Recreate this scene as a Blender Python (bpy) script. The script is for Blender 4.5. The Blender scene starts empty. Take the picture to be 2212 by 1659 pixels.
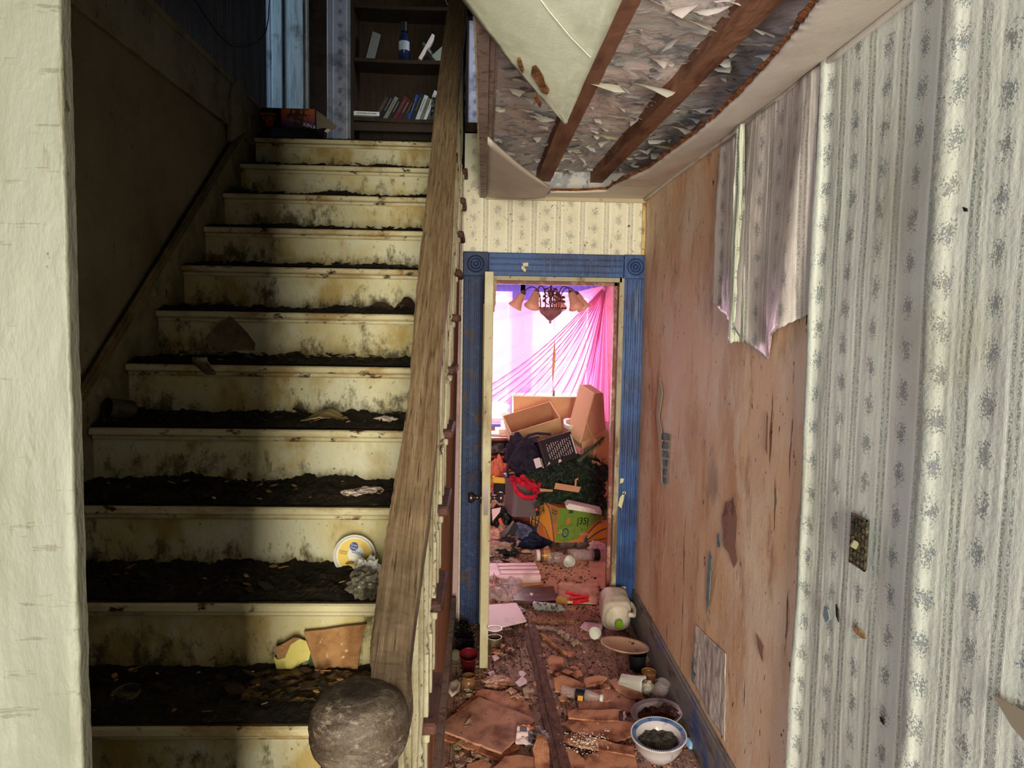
import bpy, math, random
from mathutils import Vector, Matrix, Euler, noise as mn
random.seed(11)
C = bpy.context.scene.collection
SC = bpy.context.scene
# ------------------------------------------------------------------ camera
F, PIT, YAW, ROL, H = 1600.0, .0812, .0391, .0172, 1.75
fw = Vector((math.sin(YAW)*math.cos(PIT), math.cos(YAW)*math.cos(PIT), -math.sin(PIT)))
rt0 = Vector((math.cos(YAW), -math.sin(YAW), 0)); up0 = rt0.cross(fw)
RT = rt0*math.cos(ROL)+up0*math.sin(ROL); UP = -rt0*math.sin(ROL)+up0*math.cos(ROL)
EYE = Vector((0, 0, H))
cam = bpy.data.cameras.new('camera'); co = bpy.data.objects.new('camera', cam); C.objects.link(co)
cam.sensor_width = 36; cam.lens = F/2212*36; cam.clip_start = .05
co.matrix_world = Matrix(((RT.x, UP.x, -fw.x, EYE.x), (RT.y, UP.y, -fw.y, EYE.y), (RT.z, UP.z, -fw.z, EYE.z), (0, 0, 0, 1)))
SC.camera = co
# ------------------------------------------------------------------ world, light, exposure
w = bpy.data.worlds.new('sky'); SC.world = w; w.use_nodes = True
w.node_tree.nodes['Background'].inputs[0].default_value = (.95, .97, 1, 1)
w.node_tree.nodes['Background'].inputs[1].default_value = 1.0
vs = SC.view_settings
vs.view_transform = 'Standard'; vs.look = 'None'; vs.gamma = 1; vs.exposure = 0.35; vs.use_curve_mapping = False
def area(name, loc, target, sx, sy, power, col, spread=180):
    l = bpy.data.lights.new(name, 'AREA'); l.shape = 'RECTANGLE'; l.size = sx; l.size_y = sy; l.energy = power; l.color = col
    l.spread = math.radians(spread)
    o = bpy.data.objects.new(name, l); C.objects.link(o); o.location = loc
    o.rotation_euler = (Vector(target)-Vector(loc)).to_track_quat('-Z', 'Y').to_euler(); return o
area('front_door_daylight', (.22, -3.4, 1.36), (.10, 4, 1.5), .76, 2.3, 330, (1, .93, .70))
area('side_window_daylight', (-1.42, -1.7, 1.45), (.9, 1.6, 1.45), 1.1, 1.6, 100, (.96, .99, 1))
area('window_daylight', (.55, 7.45, 1.75), (.45, 4, 1.2), 3.0, 2.0, 1200, (1, .98, .97))
area('upstairs_side_fill', (.85, 4.75, 3.9), (-.08, 5.45, 3.5), .3, .6, 3.5, (.78, .86, 1), 70)  # added lamp, brightens the wallpaper strip beside the landing
area('upstairs_window_daylight', (-2.75, 4.85, 3.9), (0, 5.3, 3.6),   .5, .9, 11, (.50, .76, 1))
# ------------------------------------------------------------------ pixel rays onto real planes
def ray(u, v):
    return (fw*F + RT*(u-1106) - UP*(v-829.5)).normalized()
def onX(u, v, x): d = ray(u, v); return EYE + d*((x-EYE.x)/d.x)
def onY(u, v, y): d = ray(u, v); return EYE + d*((y-EYE.y)/d.y)
def onZ(u, v, z=0.): d = ray(u, v); return EYE + d*((z-EYE.z)/d.z)
# ------------------------------------------------------------------ materials
def lin(c):
    return tuple(((x/255)/12.92 if x/255 <= .04045 else ((x/255+.055)/1.055)**2.4) for x in c)+(1,)
class NT:
    def __init__(s, name, rough=.6, spec=.3):
        s.m = bpy.data.materials.new(name); s.m.use_nodes = True; s.t = s.m.node_tree
        s.b = s.t.nodes['Principled BSDF']; s.b.inputs['Roughness'].default_value = rough
        s.b.inputs['Specular IOR Level'].default_value = spec
    def n(s, ty, **k):
        x = s.t.nodes.new(ty)
        for a, b in k.items(): setattr(x, a, b)
        return x
    def l(s, a, b): s.t.links.new(a, b)
    def put(s, sock, v):
        if isinstance(v, bpy.types.NodeSocket): s.l(v, sock)
        else: sock.default_value = v
    def m_(s, op, a, b=0., c=0., clamp=False):
        x = s.n('ShaderNodeMath', operation=op, use_clamp=clamp)
        s.put(x.inputs[0], a); s.put(x.inputs[1], b); s.put(x.inputs[2], c); return x.outputs[0]
    def co(s, world=False):
        if world: return s.n('ShaderNodeNewGeometry').outputs['Position']
        return s.n('ShaderNodeTexCoord').outputs['Object']
    def sep(s, v):
        x = s.n('ShaderNodeSeparateXYZ'); s.l(v, x.inputs[0]); return x.outputs
    def scl(s, v, sc, off=(0, 0, 0)):
        x = s.n('ShaderNodeMapping'); s.l(v, x.inputs[0]); x.inputs[3].default_value = sc; x.inputs[1].default_value = off; return x.outputs[0]
    def noise(s, v, scale, det=4, rough=.6, dist=0):
        x = s.n('ShaderNodeTexNoise'); s.l(v, x.inputs['Vector']); x.inputs['Scale'].default_value = scale
        x.inputs['Detail'].default_value = det; x.inputs['Roughness'].default_value = rough; x.inputs['Distortion'].default_value = dist
        return x.outputs[0]
    def rng(s, v, lo, hi, a=0., b=1.):
        x = s.n('ShaderNodeMapRange'); s.put(x.inputs[0], v); x.inputs[1].default_value = lo; x.inputs[2].default_value = hi
        x.inputs[3].default_value = a; x.inputs[4].default_value = b; return x.outputs[0]
    def mix(s, f, a, b):
        x = s.n('ShaderNodeMix', data_type='RGBA'); s.put(x.inputs[0], f)
        s.put(x.inputs[6], a); s.put(x.inputs[7], b); return x.outputs[2]
    def col(s, c): s.put(s.b.inputs['Base Color'], c)
    def bump(s, h, st=.3, dist=.01):
        x = s.n('ShaderNodeBump'); x.inputs['Strength'].default_value = st; x.inputs['Distance'].default_value = dist
        s.l(h, x.inputs['Height']); s.l(x.outputs[0], s.b.inputs['Normal'])
def mat(name, base, layers=(), rough=.6, bump=None, world=False, spec=.3, metal=0., sss=None):
    """layers: (colour, scale, lo, hi[, stretch[, opacity[, offset]]])"""
    s = NT(name, rough, spec); c = lin(base)
    v = s.co(world) if (layers or bump) else None
    for i, L in enumerate(layers):
        st = L[4] if len(L) > 4 and L[4] else (1, 1, 1); op = L[5] if len(L) > 5 else 1.
        f = s.noise(s.scl(v, st, (i*3.7, i*1.3, i*5.1)), L[1], 5, .65)
        c = s.mix(s.rng(f, L[2], L[3], 0, op), c, lin(L[0]))
    s.put(s.b.inputs['Base Color'], c)
    if bump:
        st = bump[3] if len(bump) > 3 else (1, 1, 1)
        s.bump(s.noise(s.scl(v, st), bump[0], 5, .65), bump[1], bump[2])
    s.b.inputs['Metallic'].default_value = metal
    return s.m
def glass(name, tint, alpha=.35, rough=.1):
    s = NT(name, rough, .6); s.b.inputs['Base Color'].default_value = lin(tint)
    tr = s.n('ShaderNodeBsdfTransparent'); tr.inputs[0].default_value = (.97, .97, .97, 1)
    mx = s.n('ShaderNodeMixShader'); mx.inputs[0].default_value = alpha
    f = s.noise(s.co(), 60, 3); s.bump(f, .6, .004)
    s.l(tr.outputs[0], mx.inputs[1]); s.l(s.b.outputs[0], mx.inputs[2])
    s.l(mx.outputs[0], s.t.nodes['Material Output'].inputs[0]); return s.m
def wallpaper(name, ax, base, stripe, dirt, phase=0., world=True, strength=1., sheen=.42, extra=()):
    s = NT(name, sheen, .35); v = s.co(world); x, y, z = s.sep(v)[:3]
    u = (x, y)[ax]
    P = .1365; q = s.m_('ADD', s.m_('DIVIDE', u, P), 40+phase)
    fr = s.m_('FRACT', q); cell = s.m_('FLOOR', q)
    n1 = s.noise(v, 240, 3, .6); n2 = s.noise(v, 5, 4); n3 = s.noise(v, 60, 3)
    c = s.mix(s.rng(n2, .35, .7), lin(base), lin(stripe))
    def band(cn, wd): return s.m_('LESS_THAN', s.m_('ABSOLUTE', s.m_('SUBTRACT', fr, cn)), wd)
    light = s.m_('MAXIMUM', s.m_('MAXIMUM', band(.02, .012), band(.30, .012)), s.m_('MAXIMUM', band(.985, .006), band(.335, .006)))
    c = s.mix(s.m_('MULTIPLY', light, .5), c, (1, 1, .97, 1))
    shade = s.m_('MAXIMUM', s.m_('MAXIMUM', band(.16, .10), 0), 0)
    c = s.mix(s.m_('MULTIPLY', shade, .35), c, lin([k*.86 for k in base]))
    dots = s.m_('MULTIPLY', s.m_('MAXIMUM', band(.09, .034), band(.23, .034)), s.rng(n1, .47, .56))
    c = s.mix(s.m_('MULTIPLY', dots, .78*strength), c, lin((70, 84, 78)))
    half = s.m_('MULTIPLY', s.m_('FLOORED_MODULO', cell, 2.), .5)
    b = s.m_('FRACT', s.m_('ADD', s.m_('DIVIDE', z, .09), half))
    da = s.m_('MULTIPLY', s.m_('SUBTRACT', fr, .66), P); db = s.m_('MULTIPLY', s.m_('SUBTRACT', b, .5), .09*.75)
    r = s.m_('SQRT', s.m_('ADD', s.m_('MULTIPLY', da, da), s.m_('MULTIPLY', db, db)))
    fl = s.m_('GREATER_THAN', s.m_('SUBTRACT', n1, s.m_('MULTIPLY', r, 12.)), s.m_('ADD', s.m_('MULTIPLY', n3, -.5), .595))
    fc = s.mix(s.rng(s.noise(v, 75, 2), .48, .54), lin((62, 74, 112)), lin((70, 84, 74)))
    fc = s.mix(s.rng(s.noise(s.scl(v, (1, 1, 1), (3, 3, 3)), 90, 2), .60, .63), fc, lin((140, 98, 84)))
    c = s.mix(s.m_('MULTIPLY', fl, .8*strength), c, fc)
    for i, L in enumerate(dirt):
        st = L[4] if len(L) > 4 and L[4] else (1, 1, 1); op = L[5] if len(L) > 5 else 1.
        f = s.noise(s.scl(v, st, (i*2.7, i*1.9, i*4.1)), L[1], 5, .65)
        c = s.mix(s.rng(f, L[2], L[3], 0, op), c, lin(L[0]))
    s.col(c)
    h = s.m_('ADD', s.noise(s.scl(v, (1, 1, .12)), 9, 3), s.m_('MULTIPLY', n3, .15))
    s.bump(h, .35, .03)
    return s.m
M = {}
M['post'] = mat('old cream paint', (104, 105, 94), [((84, 80, 62), 3, .46, .62, (1, 1, .35), .7), ((124, 124, 114), 16, .52, .62, (1, 1, .12), .6), ((74, 68, 48), 34, .58, .64, (1, 1, .22), .6), ((52, 44, 28), 26, .66, .69, (1, 1, .7), .9), ((128, 128, 120), 7, .60, .62, (1, 1, .5), .7), ((70, 64, 48), 90, .62, .66, (.15, 1, 1.2), .5)], .5, (30, .6, .006, (1, 1, .4)), True)
M['plaster'] = mat('grimy plaster', (128, 120, 98), [((98, 90, 70), 1.3, .4, .65), ((58, 50, 36), 14, .66, .75, (1, 1, .5)), ((138, 132, 108), 3, .55, .8, None, .5)], .85, (30, .35, .01), True)
M['skirt'] = mat('grimy cream board', (140, 134, 106), [((98, 92, 66), 3, .42, .62), ((50, 42, 28), 22, .6, .72, (1, 1, .6)), ((160, 156, 130), 6, .6, .75)], .6, (30, .5, .008), True)
M['mold'] = mat('brown grimy moulding', (120, 104, 66), [((84, 70, 40), 8, .4, .6), ((130, 120, 84), 20, .62, .7, (1, .2, .2))], .55, (30, .4, .01), True)
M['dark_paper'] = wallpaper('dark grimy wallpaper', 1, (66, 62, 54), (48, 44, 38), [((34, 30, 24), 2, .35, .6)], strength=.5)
M['paper_right'] = wallpaper('floral striped wallpaper', 1, (216, 220, 212), (206, 208, 204), [((170, 160, 120), 1.6, .55, .75, None, .45), ((120, 104, 80), 60, .70, .74)], .35, strength=.8, sheen=.6)
M['paper_curl'] = wallpaper('loose floral wallpaper', 1, (214, 218, 196), (204, 208, 190), [((170, 160, 120), 2, .6, .8, None, .4)], .35)
M['paper_hang'] = wallpaper('hanging pinkish wallpaper', 1, (204, 192, 188), (190, 180, 178), [((146, 124, 110), 6, .6, .72, (1, 1, .3), .6), ((90, 70, 50), 50, .70, .73)], .1, sheen=.3, strength=.7)
M['paper_door'] = wallpaper('yellowed floral wallpaper', 0, (226, 222, 204), (220, 212, 192), [((160, 130, 90), 3, .60, .8, None, .5), ((80, 52, 32), 45, .64, .68), ((90, 64, 44), 12, .66, .72, (1, 1, .5))], .15, strength=.6)
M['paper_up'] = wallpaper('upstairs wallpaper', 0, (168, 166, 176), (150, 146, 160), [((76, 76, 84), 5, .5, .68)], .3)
M['bare'] = mat('bare stained wall', (222, 182, 150), [((232, 210, 190), 1.6, .46, .60, (1, 1.1, .8), .8), ((194, 142, 104), 2.2, .50, .64, (1, 1.3, .5), .8), ((226, 206, 186), 4, .56, .62, (1, 1.2, .6), .6), ((158, 112, 80), 6, .58, .68, (1, 1.3, .4), .7), ((96, 60, 40), 12, .64, .67, (1, 2.2, .22), .85), ((60, 42, 32), 36, .655, .675, (1, 1.2, .6)), ((136, 124, 106), 1.4, .64, .72, None, .6)], .7, (22, .4, .006, (1, 1.2, .6)), True)
M['riser'] = None
def riser_mat():
    s = NT('stained riser paint', .55, .3); v = s.co(True); o = s.sep(s.co())
    h = o[2]
    c = s.mix(s.rng(s.noise(v, 2.6, 4), .40, .62), lin((200, 196, 172)), lin((186, 172, 122)))
    c = s.mix(s.rng(s.noise(s.scl(v, (1, 1, .6), (4, 2, 1)), 4.4, 4), .50, .64, 0, .85), c, lin((156, 130, 64)))
    c = s.mix(s.rng(s.noise(s.scl(v, (1, 1, 1), (9, 2, 1)), 7, 4), .58, .68, 0, .6), c, lin((206, 204, 190)))
    k = s.m_('ADD', s.noise(s.scl(v, (1.4, 1, .8)), 15, 5, .75), s.m_('ADD', s.rng(h, .0, .15, .14, -.06), s.m_('MULTIPLY', s.m_('SUBTRACT', s.noise(v, 3, 2), .5), .5)))
    c = s.mix(s.rng(k, .54, .70, 0, .92), c, lin((82, 72, 44)))
    c = s.mix(s.rng(s.noise(v, 75, 3), .67, .71, 0, .8), c, lin((70, 46, 24)))
    s.col(c); s.bump(s.noise(s.scl(v, (1, 1, .5)), 35, 5), .5, .006); return s.m
M['riser'] = riser_mat()
M['nose'] = mat('worn cream edge', (200, 190, 156), [((160, 134, 90), 7, .5, .65, (.5, 1, 1)), ((60, 44, 26), 26, .58, .66, (.6, 1, 1)), ((130, 84, 44), 12, .62, .7)], .5, (40, .5, .006), True)
M['muck'] = mat('rotten debris', (52, 42, 30), [((26, 20, 14), 9, .4, .6), ((92, 78, 54), 34, .60, .72), ((120, 104, 76), 90, .66, .72)], .9, (55, 1, .03), True)
M['tread'] = mat('dark worn tread', (66, 48, 34), [((34, 24, 18), 10, .4, .6)], .7, (30, .5, .01), True)
M['tread_end'] = mat('mauve worn tread end', (92, 58, 54), [((40, 26, 22), 12, .5, .62), ((140, 118, 104), 40, .64, .7)], .6, (40, .7, .01), True)
M['white_paint'] = mat('flaking white paint', (190, 182, 160), [((150, 138, 110), 5, .45, .65), ((70, 46, 32), 24, .60, .66, (1, 1, .5)), ((110, 84, 60), 60, .62, .7)], .5, (40, .6, .01), True)
M['string'] = mat('pinkish bare boards', (168, 116, 90), [((130, 80, 58), 8, .45, .6, (1, 3, .1)), ((190, 150, 128), 5, .58, .68, (1, 1, .2)), ((60, 36, 26), 30, .66, .7)], .7, (26, .6, .012, (1, 3, .1)), True)
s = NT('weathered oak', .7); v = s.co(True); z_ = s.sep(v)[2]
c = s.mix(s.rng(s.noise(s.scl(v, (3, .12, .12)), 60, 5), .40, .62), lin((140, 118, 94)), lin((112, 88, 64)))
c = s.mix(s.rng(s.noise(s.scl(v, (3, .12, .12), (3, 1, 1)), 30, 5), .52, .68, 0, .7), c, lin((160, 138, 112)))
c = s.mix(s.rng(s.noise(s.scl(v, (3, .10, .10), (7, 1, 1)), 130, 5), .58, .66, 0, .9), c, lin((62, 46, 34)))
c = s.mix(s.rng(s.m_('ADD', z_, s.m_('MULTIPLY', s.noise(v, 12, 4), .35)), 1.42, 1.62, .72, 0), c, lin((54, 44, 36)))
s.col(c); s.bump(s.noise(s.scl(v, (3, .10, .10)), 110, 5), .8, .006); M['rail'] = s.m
M['newel_old'] = mat('grey worn newel wood', (120, 104, 94), [((84, 70, 62), 16, .42, .6), ((150, 138, 128), 60, .54, .66), ((60, 48, 42), 12, .60, .74)], .5, (90, .5, .004), False)
s = NT('weathered newel wood', .5, .35); v = s.co(); z_ = s.sep(v)[2]
c = s.mix(s.rng(s.noise(s.scl(v, (1, 1, 3)), 22, 5, .7), .38, .62), lin((58, 47, 41)), lin((104, 91, 80)))
c = s.mix(s.rng(s.noise(s.scl(v, (1, 1, 2), (3, 3, 3)), 70, 4, .7), .54, .68), c, lin((146, 134, 122)))
c = s.mix(s.rng(s.noise(s.scl(v, (1, 1, 1), (7, 3, 3)), 9, 4, .7), .44, .62, 0, .8), c, lin((62, 47, 37)))
rx = s.m_('SQRT', s.m_('ADD', s.m_('POWER', s.sep(v)[0], 2.), s.m_('POWER', s.sep(v)[1], 2.)))
wear = s.m_('MULTIPLY', s.rng(s.m_('ADD', rx, s.m_('MULTIPLY', s.noise(v, 30, 4), .03)), .034, .052, 1, 0), s.m_('GREATER_THAN', z_, 1.2))
c = s.mix(s.m_('MULTIPLY', wear, .75), c, lin((50, 40, 38)))
s.col(c); s.bump(s.noise(v, 90, 5, .7), .8, .005); M['newel'] = s.m
M['newel_top'] = mat('dark worn newel top', (66, 56, 52), [((112, 98, 88), 40, .55, .66), ((40, 32, 30), 20, .5, .6)], .5, (60, .6, .01), False)
M['blue'] = mat('worn blue paint', (44, 78, 142), [((34, 56, 108), 5, .45, .6), ((110, 130, 160), 26, .60, .68, (2, 1, .1), .7), ((40, 36, 60), 10, .62, .72)], .4, (30, .4, .008, (2, 1, .15)), True)
M['blue_dirty_shaded'] = mat('dirty shaded blue paint', (38, 54, 98), [((84, 56, 44), 7, .52, .62), ((60, 84, 130), 22, .58, .68), ((34, 36, 60), 5, .5, .7)], .5, (30, .5, .01), True)  # brown dirt layer; base also darkened for the shadow of the door leaf
M['door'] = mat('dirty cream door', (186, 176, 146), [((140, 116, 84), 6, .52, .66, (1, 1, .3)), ((60, 40, 28), 32, .65, .70), ((204, 198, 170), 4, .55, .7)], .45, (30, .3, .008), True)
M['jamb'] = mat('dirty jamb paint', (170, 160, 136), [((110, 84, 62), 8, .50, .62, (1, 1, .3)), ((60, 40, 30), 40, .62, .7)], .5, (40, .4, .008), True)
M['brown'] = mat('old brown wood', (146, 102, 80), [((100, 56, 40), 10, .45, .62, (1, .2, 1)), ((150, 96, 70), 24, .60, .7, (2, .15, 1))], .7, (40, .6, .01, (2, .2, 1)), True)
M['base'] = mat('worn grey blue baseboard', (126, 120, 118), [((56, 82, 146), 3.4, .50, .64, (1, .8, 1)), ((66, 56, 52), 9, .5, .62, (1, .3, 1)), ((150, 144, 142), 34, .62, .68, (1, .2, 2), .8)], .5, (40, .6, .01, (1, .3, 1)), True)
M['floor'] = None
def floor_mat(name, a, b, plank):
    s = NT(name, .75, .25); v = s.co(True); x, y, z = s.sep(v)[:3]
    g = s.noise(s.scl(v, (14, 1.2, 1)), 5, 4)
    c = s.mix(s.rng(g, .35, .65), lin(a), lin(b))
    if plank:
        fr = s.m_('FRACT', s.m_('ADD', s.m_('DIVIDE', x, .083), 20.4))
        gap = s.m_('LESS_THAN', fr, .03); c = s.mix(gap, c, lin((30, 16, 12)))
    c = s.mix(s.rng(s.noise(v, 7, 5, .7), .50, .64, 0, .7 if plank else .2), c, lin((96, 64, 52)))
    c = s.mix(s.rng(s.noise(v, 48, 4, .7), .60 if plank else .66, .66 if plank else .70), c, lin((40, 22, 16)))
    s.col(c); s.bump(s.noise(v, 40, 5, .75), .7, .012); return s.m
M['floor'] = floor_mat('dirty board floor', (188, 148, 134), (158, 120, 108), True)
M['floor_bed'] = floor_mat('tan sheet floor', (214, 176, 142), (198, 160, 130), False)
M['fiber'] = mat('orange fibreboard', (206, 146, 116), [((126, 68, 46), 7, .45, .62), ((192, 132, 100), 40, .58, .7), ((70, 36, 24), 60, .66, .70)], .85, (60, .5, .006))
M['fiber_grey'] = mat('greyed fibreboard', (196, 144, 124), [((136, 90, 74), 6, .45, .62), ((60, 32, 24), 46, .64, .68), ((196, 176, 160), 60, .69, .72)], .85, (60, .5, .006))
M['chips'] = mat('pale chips', (190, 172, 154), [((130, 90, 66), 20, .45, .6)], .8)
M['darkchips'] = mat('dark crumbs', (50, 30, 22), [((110, 70, 50), 30, .5, .6)], .9)
M['ceil_panel'] = mat('grey white panel', (196, 198, 182), [((176, 176, 160), 4, .45, .65), ((206, 208, 196), 60, .5, .7, (1, .15, 1), .6)], .6, (60, .2, .004))
M['ceil_pink'] = mat('pinkish grey ceiling sheet', (214, 204, 196), [((196, 184, 176), 3, .45, .65), ((130, 100, 70), 40, .7, .74)], .6, (40, .2, .004), True)
M['ceil_old'] = mat('old grey ceiling paint', (206, 202, 206), [((224, 208, 210), 3.0, .46, .54), ((160, 162, 170), 5, .56, .62), ((232, 228, 222), 12, .60, .63), ((130, 130, 136), 22, .62, .66, (1, .5, 1))], .7, (14, .5, .02), True)
M['flake_w'] = mat('white paint flake', (244, 244, 236), [((190, 186, 176), 8, .5, .7)], .7)
M['flake_g'] = mat('grey paint flake', (212, 208, 210), [((228, 214, 216), 5, .48, .56), ((176, 174, 180), 6, .58, .66)], .7, None, True)
M['flake_y'] = mat('yellowish paint flake', (214, 206, 168), [((190, 180, 140), 8, .5, .7)], .7)
M['trim_mauve'] = mat('dirty mauve trim', (150, 134, 128), [((100, 74, 62), 26, .52, .64), ((120, 100, 96), 4, .5, .7)], .6, (50, .5, .008), True)
M['card'] = mat('brown cardboard', (208, 172, 132), [((188, 150, 112), 3, .4, .65)], .85, (80, .15, .004, (1, 1, 4)))
M['card_in'] = mat('cardboard inside', (188, 144, 112), [((172, 128, 98), 3, .4, .65)], .85)
M['card_edge'] = mat('cut cardboard edge', (224, 190, 150), (), .8)
M['black_box'] = mat('black glossy carton', (22, 16, 24), [((44, 30, 40), 4, .5, .7)], .35)
M['white_print'] = mat('white print', (206, 196, 200), (), .6)
M['white_plastic'] = mat('white plastic', (216, 214, 210), [((170, 158, 146), 9, .55, .7), ((60, 44, 36), 50, .70, .73)], .4)
M['grimy_plastic'] = mat('grimy milk plastic', (196, 184, 172), [((168, 148, 130), 7, .5, .66), ((60, 48, 34), 34, .64, .70), ((70, 84, 44), 5, .66, .74)], .4, (12, .4, .02))
M['foam'] = mat('pale foam', (226, 196, 204), [((200, 168, 176), 6, .55, .7)], .6)
M['clear'] = glass('clear plastic', (220, 206, 212), .20)
M['clear_dim'] = glass('dirty clear plastic', (150, 130, 130), .5)
M['foil'] = mat('crinkled foil', (190, 190, 196), [((90, 88, 96), 40, .5, .6)], .25, (50, 1, .02), False, .5, .8)
M['tin'] = mat('tin can', (164, 150, 134), [((120, 92, 66), 14, .5, .66)], .35, None, False, .5, .7)
M['gold'] = mat('gold lid', (190, 150, 84), [((140, 104, 54), 18, .5, .66)], .4, None, False, .5, .4)
M['red'] = mat('red plastic', (216, 40, 52), [((170, 24, 38), 12, .5, .7)], .35)
M['redcloth'] = mat('red cloth', (196, 26, 56), [((140, 12, 34), 10, .45, .65)], .8)
M['maroon'] = mat('maroon cup', (96, 18, 28), (), .4)
M['navy'] = mat('navy cloth', (40, 34, 56), [((24, 20, 36), 6, .45, .65)], .8)
M['bluebag'] = mat('dark blue fabric', (26, 36, 78), [((16, 20, 44), 5, .45, .65)], .7)
M['black'] = mat('black plastic', (20, 18, 20), (), .5)
M['greybin'] = mat('grey bin plastic', (108, 96, 104), (), .4)
M['yellow'] = mat('yellow bin lid', (226, 180, 66), (), .4)
M['rag'] = mat('grey beige rag', (176, 150, 138), [((120, 94, 84), 12, .5, .66)], .9, (50, .4, .01))
M['clothmix'] = mat('pale tangled cloth', (206, 162, 150), [((150, 96, 82), 14, .48, .6), ((226, 200, 196), 20, .58, .7)], .9, (40, .5, .01))
M['paper'] = mat('pale paper', (214, 196, 188), [((170, 150, 140), 10, .55, .7)], .8)
M['news'] = mat('printed paper', (188, 180, 186), [((70, 60, 70), 30, .55, .6)], .8)
M['needle'] = mat('dark green needles', (74, 96, 78), [((44, 60, 50), 30, .45, .6), ((130, 140, 116), 80, .66, .72)], .7)
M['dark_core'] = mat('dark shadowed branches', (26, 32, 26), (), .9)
M['wood_dark'] = mat('dark varnished board', (96, 58, 56), [((66, 38, 38), 6, .45, .6, (1, 6, 1)), ((130, 92, 94), 4, .56, .7, (1, 6, 1))], .3)
M['wood_red'] = mat('red brown furniture wood', (138, 58, 46), [((100, 36, 30), 8, .45, .6)], .4)
M['shelf_wood'] = mat('brown bookcase wood', (52, 38, 26), [((38, 28, 20), 8, .45, .6, (6, 6, .6))], .5)
M['stick'] = mat('peeled stick', (176, 118, 84), [((130, 78, 50), 14, .5, .66)], .7)
M['china'] = mat('pale china', (196, 186, 190), [((150, 124, 112), 14, .6, .72)], .2)
M['chinablue'] = mat('blue china band', (96, 120, 168), [((60, 80, 130), 30, .5, .6)], .25)
M['plate'] = mat('stained tan dish', (186, 152, 128), [((140, 100, 78), 5, .5, .66), ((60, 36, 26), 26, .64, .68)], .35)
M['moldgunk'] = mat('grey mould', (96, 92, 84), [((50, 44, 38), 26, .45, .6)], 1, (70, 1, .02))
M['redgunk'] = mat('reddish rot', (92, 52, 44), [((160, 130, 122), 40, .58, .66), ((50, 24, 20), 20, .5, .6)], .8, (50, 1, .02))
M['bronze'] = mat('dark bronze metal', (98, 62, 66), [((60, 36, 40), 30, .45, .6)], .4, None, False, .5, .4)
M['knob'] = mat('tarnished steel knob', (112, 100, 104), (), .25, None, False, .5, .9)
M['brass'] = mat('tarnished brass plate', (82, 74, 56), [((130, 122, 92), 110, .54, .62), ((40, 34, 26), 60, .5, .6)], .4, (120, 1, .01), False, .5, .4)
M['green'] = mat('green cap', (110, 148, 30), (), .4)
M['wire'] = mat('black wire', (14, 12, 12), (), .6)
M['lintgreen'] = mat('green printed sheet', (56, 84, 60), (), .7)
M['ply'] = mat('bare board piece', (164, 122, 82), [((130, 88, 54), 8, .45, .6), ((200, 170, 140), 60, .62, .68)], .85, (50, .6, .008))
M['cream_sheet'] = mat('cream sheet', (214, 200, 116), [((180, 160, 84), 5, .5, .66)], .5)
s = NT('frosted amber shade', .3, .4); s.b.inputs['Base Color'].default_value = lin((226, 186, 166))
tl = s.n('ShaderNodeBsdfTranslucent'); tl.inputs[0].default_value = lin((236, 200, 182)); mx = s.n('ShaderNodeMixShader'); mx.inputs[0].default_value = .45
s.l(s.b.outputs[0], mx.inputs[1]); s.l(tl.outputs[0], mx.inputs[2]); s.l(mx.outputs[0], s.t.nodes['Material Output'].inputs[0]); M['shade'] = s.m
s = NT('pink sheer', .8, .1); s.b.inputs['Base Color'].default_value = lin((216, 128, 172))
tl = s.n('ShaderNodeBsdfTranslucent'); tl.inputs[0].default_value = lin((216, 128, 172)); tr = s.n('ShaderNodeBsdfTransparent'); tr.inputs[0].default_value = lin((255, 226, 240))
a1 = s.n('ShaderNodeMixShader'); a1.inputs[0].default_value = .16; a2 = s.n('ShaderNodeMixShader'); a2.inputs[0].default_value = .78
s.l(s.b.outputs[0], a1.inputs[1]); s.l(tl.outputs[0], a1.inputs[2]); s.l(tr.outputs[0], a2.inputs[1]); s.l(a1.outputs[0], a2.inputs[2])
s.l(a2.outputs[0], s.t.nodes['Material Output'].inputs[0]); M['sheer'] = s.m
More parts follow.
